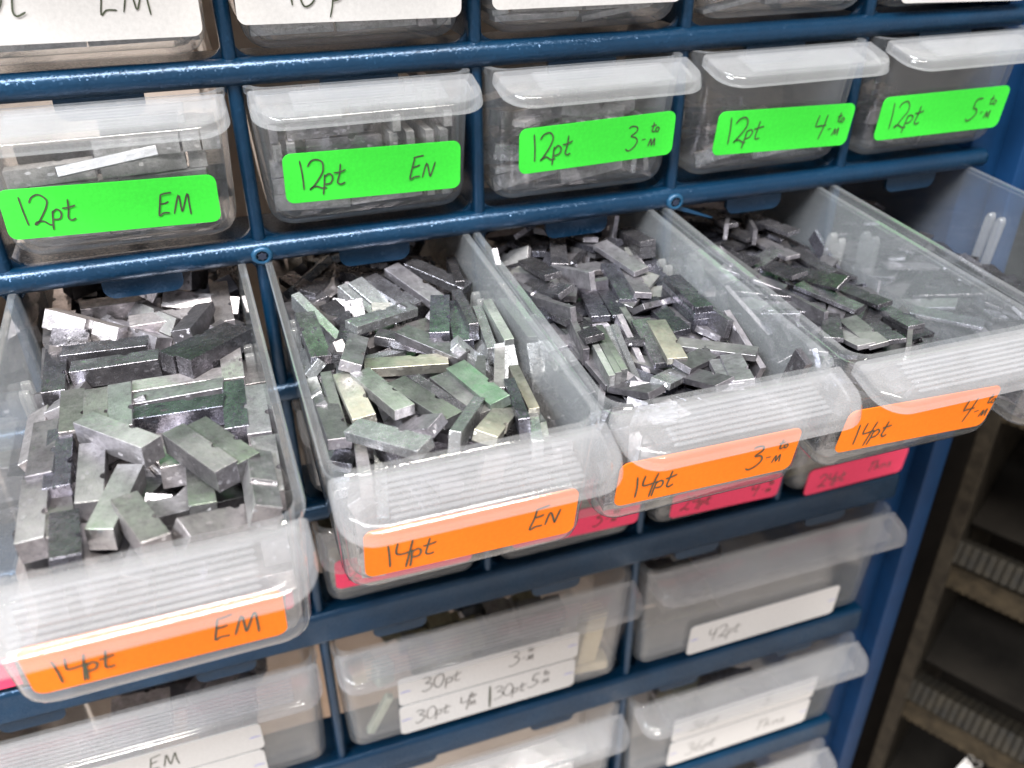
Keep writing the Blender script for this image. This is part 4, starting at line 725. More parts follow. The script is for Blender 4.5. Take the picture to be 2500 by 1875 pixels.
 ('T',2,1404,106,-316,955,-51,64,285),('T',1,1227,754,-440,88,181,979,-29),('T',0,1203,-1205,-498,967,193,2,165),('T',1,1223,-1133,-439,984,172,0,-38),
 ('T',0,1170,-164,-386,168,656,-735,26),('T',7,1134,444,-388,536,-69,28,-841),('T',2,1416,-1305,-518,157,-21,-51,986),('T',0,1311,-893,-423,25,288,-954,-78),
 ('T',1,1034,-160,-394,412,-574,-412,574),('T',1,1164,277,-420,923,31,-3,383),('T',7,1142,679,-384,827,-15,38,561),('T',1,1199,413,-368,988,4,67,-140),
 ('T',0,1180,76,-369,216,274,-936,57),('T',0,1054,686,-385,522,-477,-182,683),('T',1,1287,-1273,-495,43,-957,-283,-39),('T',1,1590,-1234,-468,726,62,0,-685),
 ('T',0,1745,-622,-359,156,-816,105,-547),('T',2,1090,-275,-384,705,-55,-133,-694),('T',7,1672,-782,-401,357,-14,-31,-933),('T',0,1187,-95,-370,20,-200,-969,145),
 ('T',0,1613,185,-347,803,-145,-82,-572),('T',7,1495,-1105,-448,724,74,4,686),('T',1,1642,-1038,-419,192,49,-18,980),('T',7,1257,-1083,-392,11,326,-944,-54),
 ('T',2,1242,272,-285,73,-956,261,113),('T',7,1649,-1216,-433,135,-33,33,-990),('T',0,1468,-1107,-394,891,83,-17,447),('T',0,1175,121,-308,180,929,-291,142),
 ('T',1,1220,-37,-302,176,108,-226,952),('T',0,1348,-278,-323,133,-20,-186,973),('T',0,1567,-88,-298,198,45,69,-977),('T',7,1307,722,-297,302,-50,-7,952),
 ('T',7,1325,-1298,-456,981,191,-15,14),('T',0,1558,-413,-325,992,105,-31,-58),('T',7,1068,53,-362,716,-63,119,685),('T',0,1357,122,-282,114,967,-226,-36),
 ('T',0,1292,-1242,-410,541,95,-167,819),('T',2,1676,-1241,-411,46,-700,-712,6),('T',0,1689,-952,-394,3,-893,-443,75),('T',7,1539,152,-304,576,59,54,814),
 ('T',7,1550,-114,-277,995,75,-35,61),('T',0,1457,122,-264,910,-117,26,-396),('T',0,1610,-1100,-349,907,95,117,394),('T',1,1663,-512,-341,16,-182,72,-981),
 ('T',0,1440,-126,-257,728,20,-64,683),('T',7,1213,369,-316,993,37,52,104),('T',2,1656,-1171,-368,394,-57,46,-916),('T',0,1691,-1133,-342,868,51,52,491),
 ('T',0,1186,-537,-342,194,-53,-43,979),('T',0,1407,-434,-309,65,-909,410,29),('T',1,1594,-245,-265,696,15,-60,715),('T',2,1354,304,-266,347,-68,-24,-935),
 ('T',1,1080,709,-304,344,-558,145,-741),('T',1,1555,-1004,-344,325,-55,40,-943),('T',2,1715,-175,-253,619,63,87,-778),('T',7,1357,-499,-329,34,-910,412,1),
 ('T',2,1034,763,-216,104,699,-104,-699),('T',0,1335,-1296,-395,982,188,-3,-10),('T',0,1319,-1009,-358,257,-15,53,-965),('T',1,1192,-883,-379,120,-200,968,92),
 ('T',1,1666,-818,-320,44,-944,-309,107),('T',2,1542,131,-249,823,-119,8,-556),('T',0,1629,417,-283,994,-42,96,-23),('T',1,1602,545,-284,990,-138,-16,-14),
 ('T',7,1487,-849,-318,810,64,14,583),('T',2,1655,316,-287,78,121,60,988),('T',2,1179,-607,-310,277,-88,-35,956),('T',7,1563,122,-222,2,637,761,-125),
 ('T',7,1648,123,-226,197,600,774,47),('T',2,1489,438,-228,862,11,106,495),('T',7,1626,679,-257,987,31,-35,156),('T',2,1736,-1251,-376,439,411,64,797),
 ('T',2,1429,-998,-300,11,936,-346,-56),('T',1,1150,-223,-298,136,-807,569,-76),('T',7,1280,-84,-282,888,87,-201,406),('T',1,1377,467,-258,423,22,-1,-906),
 ('T',2,1459,-445,-283,821,57,-26,567),('T',1,1694,-377,-274,698,54,86,-709),('T',1,1602,-239,-209,71,-797,-596,-71),('T',1,1672,413,-250,930,-39,131,-341),
 ('T',2,1207,540,-300,623,-262,-69,734),('T',0,1402,-828,-297,895,43,-122,-427),('T',2,1210,-491,-309,39,960,-274,39),('T',7,1238,-154,-288,132,-975,-22,-178),
 ('T',0,1231,279,-226,930,-185,-57,312),('T',2,1753,-937,-309,746,50,74,660),('T',1,1424,-751,-272,544,-102,-93,-827),('T',7,1235,-446,-282,997,-47,-30,-55),
 ('T',2,1575,-443,-257,995,97,23,-15),('T',7,1750,257,-270,669,229,170,-686),('T',0,1214,725,-274,34,291,955,-49),('T',1,1072,-1307,-344,567,-381,407,607),
 ('T',0,1602,-720,-274,994,-22,102,-33),('T',1,1561,625,-203,176,-123,-783,583),('T',7,1127,566,-308,780,-162,-72,601),('T',7,1546,-604,-282,991,-94,48,80),
 ('T',2,1212,-168,-265,814,143,-17,-562),('T',7,1310,445,-224,771,-51,-188,-606),('T',0,1233,-210,-243,320,-55,-133,936),('T',7,1426,499,-192,984,-169,-63,-7),
 ('T',1,1184,548,-258,158,141,-108,-971),('T',1,1607,-1070,-279,961,-32,-17,273),('T',0,1313,-355,-231,736,-667,22,-114),('T',0,1240,677,-214,65,809,583,25),
 ('T',0,1128,-337,-237,471,607,-547,-333),('T',7,1115,545,-250,799,-159,-78,575),('F',7,2394,-1127,-566,810,25,-30,585),('F',1,2162,-1233,-595,402,-1,-1,916),
 ('F',1,2243,-1267,-548,964,34,-19,264),('F',0,2124,-952,-578,494,-67,37,866),('F',1,2089,-1215,-575,784,-1,-2,621),('F',1,2166,-916,-552,54,56,-58,-995),
 ('F',7,2164,-684,-533,974,27,-69,216),('F',1,2641,-1168,-612,96,0,0,-995),('F',1,2170,297,-536,993,-14,-44,-108),('F',1,2629,-1328,-608,32,-25,79,-996),
 ('F',1,2338,-1073,-523,154,43,82,-984),('F',0,2165,-774,-547,975,21,-51,216),('F',1,2010,-420,-518,545,-451,-545,451),('F',1,2358,768,-521,983,-172,38,-55),
 ('F',7,2646,-1253,-597,53,-53,-16,-997),('F',0,2070,-1141,-550,748,0,-2,664),('F',7,2143,-1243,-518,921,-16,41,-386),('F',1,2621,-165,-441,992,58,100,-44),
 ('F',0,2197,-1231,-508,78,-539,-805,235),('F',7,2045,-55,-477,14,698,-715,35),('F',7,2565,-27,-412,273,9,-6,962),('F',0,2062,-1104,-527,707,2,0,-707),
 ('F',1,2452,-1222,-532,538,51,27,841),('F',7,2753,-1219,-548,745,93,10,661),('F',7,2287,-639,-485,901,25,-85,-425),('F',1,2644,-1218,-553,812,47,24,582),
 ('F',1,2797,-1032,-451,465,535,540,455),('F',1,2668,-113,-388,27,938,-346,7),('F',1,2462,-1216,-510,885,-46,71,-457),('F',0,2310,-905,-515,984,-45,-67,-157),
 ('F',7,2152,29,-450,941,31,-42,-335),('F',1,2117,-882,-517,498,-61,-100,859),('F',1,2734,495,-428,612,0,-54,-789),('F',1,2576,-1239,-509,936,22,82,342),
 ('F',1,2274,-1012,-492,629,-81,5,773),('F',1,2374,-36,-356,53,-996,-43,-56),('F',1,2239,-1193,-507,442,50,106,890),('F',7,2168,-905,-485,795,-22,30,606),
 ('F',0,2111,-788,-478,808,-61,-54,583),('F',0,2655,-98,-364,999,19,5,31),('F',1,2072,-1226,-490,669,33,29,742),('F',0,2577,-788,-451,966,112,-43,-227),
 ('F',1,2167,-156,-425,994,77,-28,-69),('F',1,2202,-904,-464,866,8,60,497),('F',1,2118,-884,-454,35,497,-866,-40),('F',1,2132,-365,-452,21,-532,-847,-12),
 ('F',7,2356,-405,-419,25,719,693,40),('F',1,2771,690,-394,697,-138,53,701),('F',7,2113,-717,-455,852,-74,-75,512),('F',1,2167,137,-415,993,-91,-33,71),
 ('F',1,2134,344,-448,440,92,-147,-881),('F',1,2133,688,-427,847,-94,66,519),('F',1,2208,-949,-444,67,54,27,996),('F',7,2557,-870,-459,171,-79,-186,964),
 ('F',7,2093,-588,-480,558,155,34,-815),('F',7,2774,114,-408,707,-21,103,699),('F',7,2758,411,-423,451,397,-600,-528),('F',1,2048,597,-447,690,-41,7,722),
 ('F',0,2319,-1246,-473,914,-41,120,-385),('F',0,2278,-861,-431,818,-51,33,-571),('F',0,2168,173,-397,173,976,-116,72),('F',1,2127,-963,-414,822,14,58,567),
 ('F',1,2053,-724,-447,662,-167,-69,727),('F',1,2103,-38,-390,649,5,-51,759),('F',1,2303,232,-399,19,196,965,-174),('F',0,2188,-965,-400,307,-60,-3,-950),
 ('F',1,2535,-773,-432,975,110,-48,-185),('F',7,2043,-288,-424,705,-31,-164,690),('F',1,2392,61,-336,999,-25,38,-4),('F',1,2662,167,-361,83,948,275,-136),
 ('F',0,2672,-1245,-512,919,-14,121,-374),('F',1,2171,-621,-384,669,672,-277,-156),('F',0,2154,-268,-395,688,72,-2,-722),('F',7,2434,-85,-338,988,107,-39,-101),
 ('F',0,2419,298,-396,628,-81,-173,-755),('F',1,2767,-1165,-503,705,49,60,705),('F',1,2464,-189,-334,353,78,50,-931),('F',7,2160,-57,-347,950,46,-86,-296),
 ('F',0,2546,299,-377,851,-55,48,519),('F',1,2248,-475,-393,120,62,3,-991),('F',0,2643,-110,-344,805,19,-6,593),('F',1,2042,256,-417,688,-163,92,701),
 ('F',7,2797,-414,-467,340,-620,340,-620),('F',0,2479,-440,-339,28,-661,-745,-85),('F',1,2443,-259,-329,93,-840,535,-7),('F',1,2619,139,-372,889,-13,181,421),
 ('F',7,2344,723,-414,973,-28,-69,218),('F',7,2133,-1098,-385,815,345,454,103),('F',0,2321,-661,-381,298,-65,-64,950),('F',1,2275,-475,-368,982,9,-64,-179),
 ('F',7,2166,-284,-365,93,121,66,-986),('F',7,2137,5,-314,2,-865,-501,-28),('F',0,2168,521,-415,992,-77,-26,100),('F',1,2416,-879,-385,282,-91,-12,-955),
 ('F',0,2291,-596,-356,63,327,941,67),('F',7,2379,-297,-323,743,96,7,-662),('F',7,2614,260,-354,357,-36,-64,-931),('F',1,2657,466,-382,253,-46,78,963),
 ('F',0,2215,686,-405,696,-60,36,715),('F',1,2351,-1091,-424,691,-77,118,-709),('F',1,2181,-386,-357,987,-40,-48,149),('F',1,2704,-259,-368,852,-33,248,-459),
 ('F',7,2714,169,-343,78,-837,-504,199),('F',7,2062,686,-405,746,-87,78,655),('F',7,2699,-1170,-475,493,-37,-29,869),('F',1,2720,-1075,-418,184,516,815,187),
 ('F',1,2161,732,-390,263,-34,64,962),('F',7,2425,533,-384,891,-81,-100,-434),('F',1,2010,733,-278,24,707,24,707),('F',1,2709,-1207,-456,527,-36,-30,848),
 ('F',7,2642,-1234,-446,527,-21,59,848),('F',0,2474,157,-321,50,907,419,-5),('F',0,2167,358,-384,986,-106,-75,104),('F',7,2367,717,-384,968,78,-5,-237),
 ('F',1,2549,-1346,-456,748,-627,139,166),('F',1,2458,-1225,-476,889,-42,113,442),('F',1,2767,-296,-353,131,704,-694,-77),('F',1,2477,-933,-449,22,951,-294,-96),
 ('F',1,2713,371,-345,38,569,-819,71),('F',7,2160,-278,-336,783,52,-96,-612),('F',0,2167,267,-377,994,-73,-19,78),('F',0,2414,658,-362,932,-45,52,-356),
 ('F',1,2695,-1145,-418,805,153,-139,-556),('F',1,2626,-1015,-373,89,-16,42,-995),('F',0,2756,-935,-418,258,733,522,352),('F',7,2586,670,-353,61,976,-209,-25),
 ('F',0,2346,840,-382,704,704,67,-67),('F',1,2666,682,-381,40,786,-617,-10),('F',0,2483,-1151,-469,868,-117,30,-481),('F',0,2575,-869,-379,997,-48,46,-35),
 ('F',7,2265,197,-357,981,-175,-56,63),('F',1,2778,107,-348,133,-695,-684,178),('F',7,2131,277,-355,820,-112,-7,562),('F',1,2179,442,-395,75,-104,986,-106),
 ('F',1,2581,675,-386,615,-57,40,786),('F',7,2485,-1145,-430,653,-33,-50,755),('F',0,2669,-789,-372,939,-28,61,338),('F',7,2696,319,-318,473,-30,-75,-878),
 ('F',0,2493,335,-362,149,52,-130,-979),('F',0,2575,583,-347,55,978,-201,-18),('F',1,2533,808,-340,997,-35,74,3),('F',1,2470,-1150,-411,813,-20,-56,579),
 ('F',1,2396,-997,-389,934,-133,51,329),('F',1,2466,-543,-335,64,-588,-806,-28),('F',1,2281,-139,-290,759,41,-153,-632),('F',7,2384,415,-352,108,763,638,19),
 ('F',1,2293,525,-363,861,-139,51,487),('F',0,2146,501,-375,108,884,451,68),('F',7,2495,-621,-323,50,57,0,997),('F',1,2636,655,-324,105,10,-76,992),
 ('F',1,2657,735,-338,966,-42,65,-248),('F',1,2502,-1136,-386,998,17,-58,-15),('F',1,2367,-902,-355,48,-562,-822,78),('F',7,2632,-831,-344,19,-328,-942,67),
 ('F',0,2655,-555,-343,990,-13,88,-112),('F',1,2325,396,-339,910,-96,-45,401),('F',1,2504,-837,-310,923,-131,-77,353),('F',0,2470,-756,-316,932,11,-27,360),
 ('F',0,2670,-357,-318,332,-12,-10,-943),('F',0,2685,698,-295,904,56,31,-422),('F',0,2334,625,-331,806,19,68,588),('F',7,2657,805,-318,38,996,12,-82),
 ('F',1,2553,-884,-324,325,33,16,-945),('F',7,2678,-362,-351,918,-20,90,-385),('F',1,2042,362,-361,687,-166,-36,706),('F',1,2089,696,-323,529,-666,-403,337),
 ('V',0,3297,-987,-636,793,0,0,609),('V',0,3441,-46,-569,104,-942,318,-35),('V',0,3647,-115,-570,61,-434,897,56),('V',1,3382,-1174,-632,27,-684,-728,-26),
 ('V',1,3475,-185,-572,460,16,-42,887),('V',1,3290,-839,-596,992,-2,-2,125),('V',1,3439,-211,-550,985,-76,-31,153),('V',1,3613,72,-541,656,-45,36,752),
 ('V',1,3155,-744,-593,1000,2,-1,19),('V',0,3538,-7,-537,645,-45,37,762),('V',1,3170,557,-561,218,30,-25,-975),('V',0,3118,-1242,-648,852,0,0,-524),
 ('V',0,3156,-846,-581,992,-2,-2,128),('V',1,3424,76,-536,675,11,-50,-736),('V',0,3255,-1123,-601,971,44,36,-234),('V',1,3162,-959,-592,973,67,0,220),
 ('V',1,3528,-849,-600,517,85,0,852),('V',1,3469,708,-530,115,991,-44,-55),('V',1,3268,-1013,-585,32,-150,-987,-47),('V',1,3249,-750,-560,2,951,310,2),
 ('V',0,3310,-230,-538,6,916,-385,115),('V',0,3267,-1129,-586,997,50,27,-54),('V',1,3226,-757,-544,1,993,-114,3),('V',0,3281,-413,-528,854,-109,-149,487),
 ('V',1,3395,-84,-515,857,-99,-51,504),('V',1,3629,-23,-518,947,-51,-28,-315),('V',0,3566,677,-520,718,-40,120,684),('V',1,3142,-1184,-630,928,-24,21,-372),
 ('V',1,3653,-835,-602,405,54,-67,911),('V',1,3151,-643,-559,994,-60,-91,5),('V',0,3252,-279,-521,760,-124,-121,626),('V',0,3044,277,-561,63,704,706,38),
 ('V',0,3421,460,-494,976,-30,-64,-206),('V',1,3297,605,-516,994,-16,-27,-109),('V',1,3603,-1393,-623,0,0,707,707),('V',1,3665,-271,-558,900,29,70,430),
 ('V',1,3420,684,-503,792,-57,112,597),('V',1,3204,-1029,-568,998,52,24,6),('V',1,3347,-635,-518,740,3,-12,673),('V',0,3597,-466,-566,983,51,99,144),
 ('V',1,3155,744,-502,2,-74,-988,-135),('V',1,3354,-1253,-595,69,-766,-639,-29),('V',1,3152,-874,-548,73,-975,-206,-37),('V',0,3037,-698,-533,684,-75,-52,723),
 ('V',1,3152,-391,-546,985,-22,-172,20),('V',0,3665,-301,-527,616,106,37,780),('V',1,3252,111,-550,107,-56,24,992),('V',1,3152,344,-508,998,22,-53,23),
 ('V',0,3163,-1059,-554,997,53,22,56),('V',1,3251,-644,-497,448,-6,-2,-894),('V',1,3160,-127,-550,966,-32,-51,253),('V',0,3279,430,-478,990,-91,-48,97),
 ('V',0,3441,-733,-519,967,19,110,-229),('V',1,3460,-474,-497,737,8,-3,676),('V',1,3194,-3,-527,975,61,-69,203),('V',1,3634,-928,-573,995,58,54,61),
 ('V',1,3146,-687,-486,991,-90,-100,9),('V',0,3201,-390,-505,501,-158,-72,848),('V',1,3565,-297,-505,900,73,3,-430),('V',1,3373,240,-500,634,-47,-22,771),
 ('V',0,3153,437,-475,990,-75,-91,-80),('V',1,3402,605,-469,631,-30,123,765),('V',1,3317,-1096,-546,999,15,32,32),('V',1,3758,-495,-537,701,91,4,707),
 ('V',1,3706,-281,-517,818,-30,107,-565),('V',1,3290,144,-501,988,-13,-112,110),('V',0,3493,686,-484,841,-101,13,-531),('V',1,3190,-1186,-558,997,79,13,25),
 ('V',1,3321,-890,-528,518,102,-8,849),('V',1,3493,-343,-471,64,-63,-996,-9),('V',1,3654,-476,-514,861,47,-52,503),('V',0,3637,4,-490,999,-33,19,9),
 ('V',0,3199,532,-500,131,-102,180,970),('V',1,3169,-1367,-637,4,-9,-1000,-9),('V',0,3633,-695,-538,986,19,33,-162),('V',1,3375,-499,-476,585,46,50,808),
 ('V',0,3151,-174,-502,53,993,-47,91),('V',1,3148,85,-488,80,-546,833,-27),('V',0,3522,300,-496,987,-26,72,142),('V',1,3233,-1256,-590,65,-681,-728,-47),
 ('V',0,3448,-874,-529,118,-77,84,-986),('V',1,3397,-788,-496,965,38,91,243),('V',1,3773,-128,-527,557,435,557,435),('V',1,3175,-74,-483,5,89,90,992),
 ('V',1,3304,304,-469,2,934,347,90),('V',1,3030,533,-488,699,-109,-13,707),('V',1,3445,-1249,-588,845,96,162,-501),('V',1,3452,-917,-521,954,96,62,277),
 ('V',1,3759,-821,-541,706,42,-5,707),('V',0,3111,-430,-520,703,-134,-110,690),('V',1,3718,-143,-481,87,-788,-608,39),('V',1,3628,244,-514,24,140,-989,45),
 ('V',1,3148,330,-466,998,-9,-56,3),('V',1,3749,669,-527,704,69,139,693),('V',1,3571,-1238,-615,723,-48,120,-679),('V',1,3553,-239,-474,12,-998,-42,-35),
 ('V',1,3077,210,-491,19,-809,582,-83),('V',1,3065,317,-456,615,-31,-64,786),('V',1,3676,665,-516,689,-157,87,-702),('V',0,3202,-1327,-587,169,29,-67,983),
 ('V',0,3734,-1174,-498,825,0,-565,0),('V',1,3143,-280,-493,3,172,-19,-985),('V',0,3029,-357,-523,158,-689,702,-82),('V',0,3030,31,-525,620,341,-176,-685),
 ('V',1,3357,272,-445,968,136,36,210),('V',1,3758,663,-509,69,-704,-693,139),('V',1,3512,-1335,-583,58,16,28,998),('V',1,3702,-1262,-572,379,-766,367,-367),
 ('V',0,3498,-650,-485,678,114,91,720),('V',1,3758,-520,-502,153,-690,-706,-30),('V',0,3249,23,-468,9,89,-9,996),('V',1,3747,213,-502,19,-732,679,43),
 ('V',1,3713,682,-482,38,619,783,-34),('V',0,3618,-1362,-610,1,17,-61,998),('V',1,3169,-31,-471,79,-115,-985,99),('V',0,3222,125,-460,58,997,54,3),
 ('V',1,3490,66,-468,999,-34,21,-23),('V',0,3569,645,-458,76,989,127,-16),('V',1,3612,-1238,-608,24,851,-507,-132),('V',1,3520,-953,-520,981,46,87,-169),
 ('V',0,3658,-628,-510,906,58,-49,-416),('V',1,3510,-400,-454,120,-629,-764,84),('V',1,3257,-174,-454,970,-51,15,-238),('V',0,3635,154,-490,975,41,18,-217),
 ('V',1,3113,539,-481,738,-41,-140,-659),('V',1,3378,-1306,-562,992,-24,21,125),('V',1,3541,-523,-454,978,33,144,145),('V',0,3347,-138,-445,901,-163,101,389),
 ('V',1,3639,471,-498,949,-292,119,-16),('V',0,3556,726,-464,991,-34,17,127),('V',0,3318,-1251,-537,449,25,8,893),('V',0,3637,-926,-516,237,-59,80,-966),
 ('V',1,3455,-14,-465,999,-34,21,-23),('V',1,3711,187,-470,588,-34,16,-808),('V',0,3761,685,-464,653,-270,115,-698),('V',0,3322,665,-461,990,-39,-135,31),
 ('V',1,3541,-1071,-545,67,58,-9,996),('V',1,3459,-1068,-500,975,82,19,207),('V',1,3529,-794,-487,947,53,135,287),('V',1,3415,426,-419,851,-22,61,522),
 ('V',0,3603,-1267,-539,436,103,35,893),('V',1,3553,-1098,-531,336,-36,56,-940),('V',0,3570,-868,-501,961,157,216,71),('V',0,3558,342,-429,907,-95,75,403),
 ('V',1,3506,808,-459,2,-11,149,989),('V',0,3492,-1291,-541,982,-9,85,-167),('V',1,3726,-1309,-468,236,-803,129,-532),('V',0,3655,-1127,-537,923,73,-64,373),
 ('V',1,3731,-658,-486,640,74,-19,-765),
]
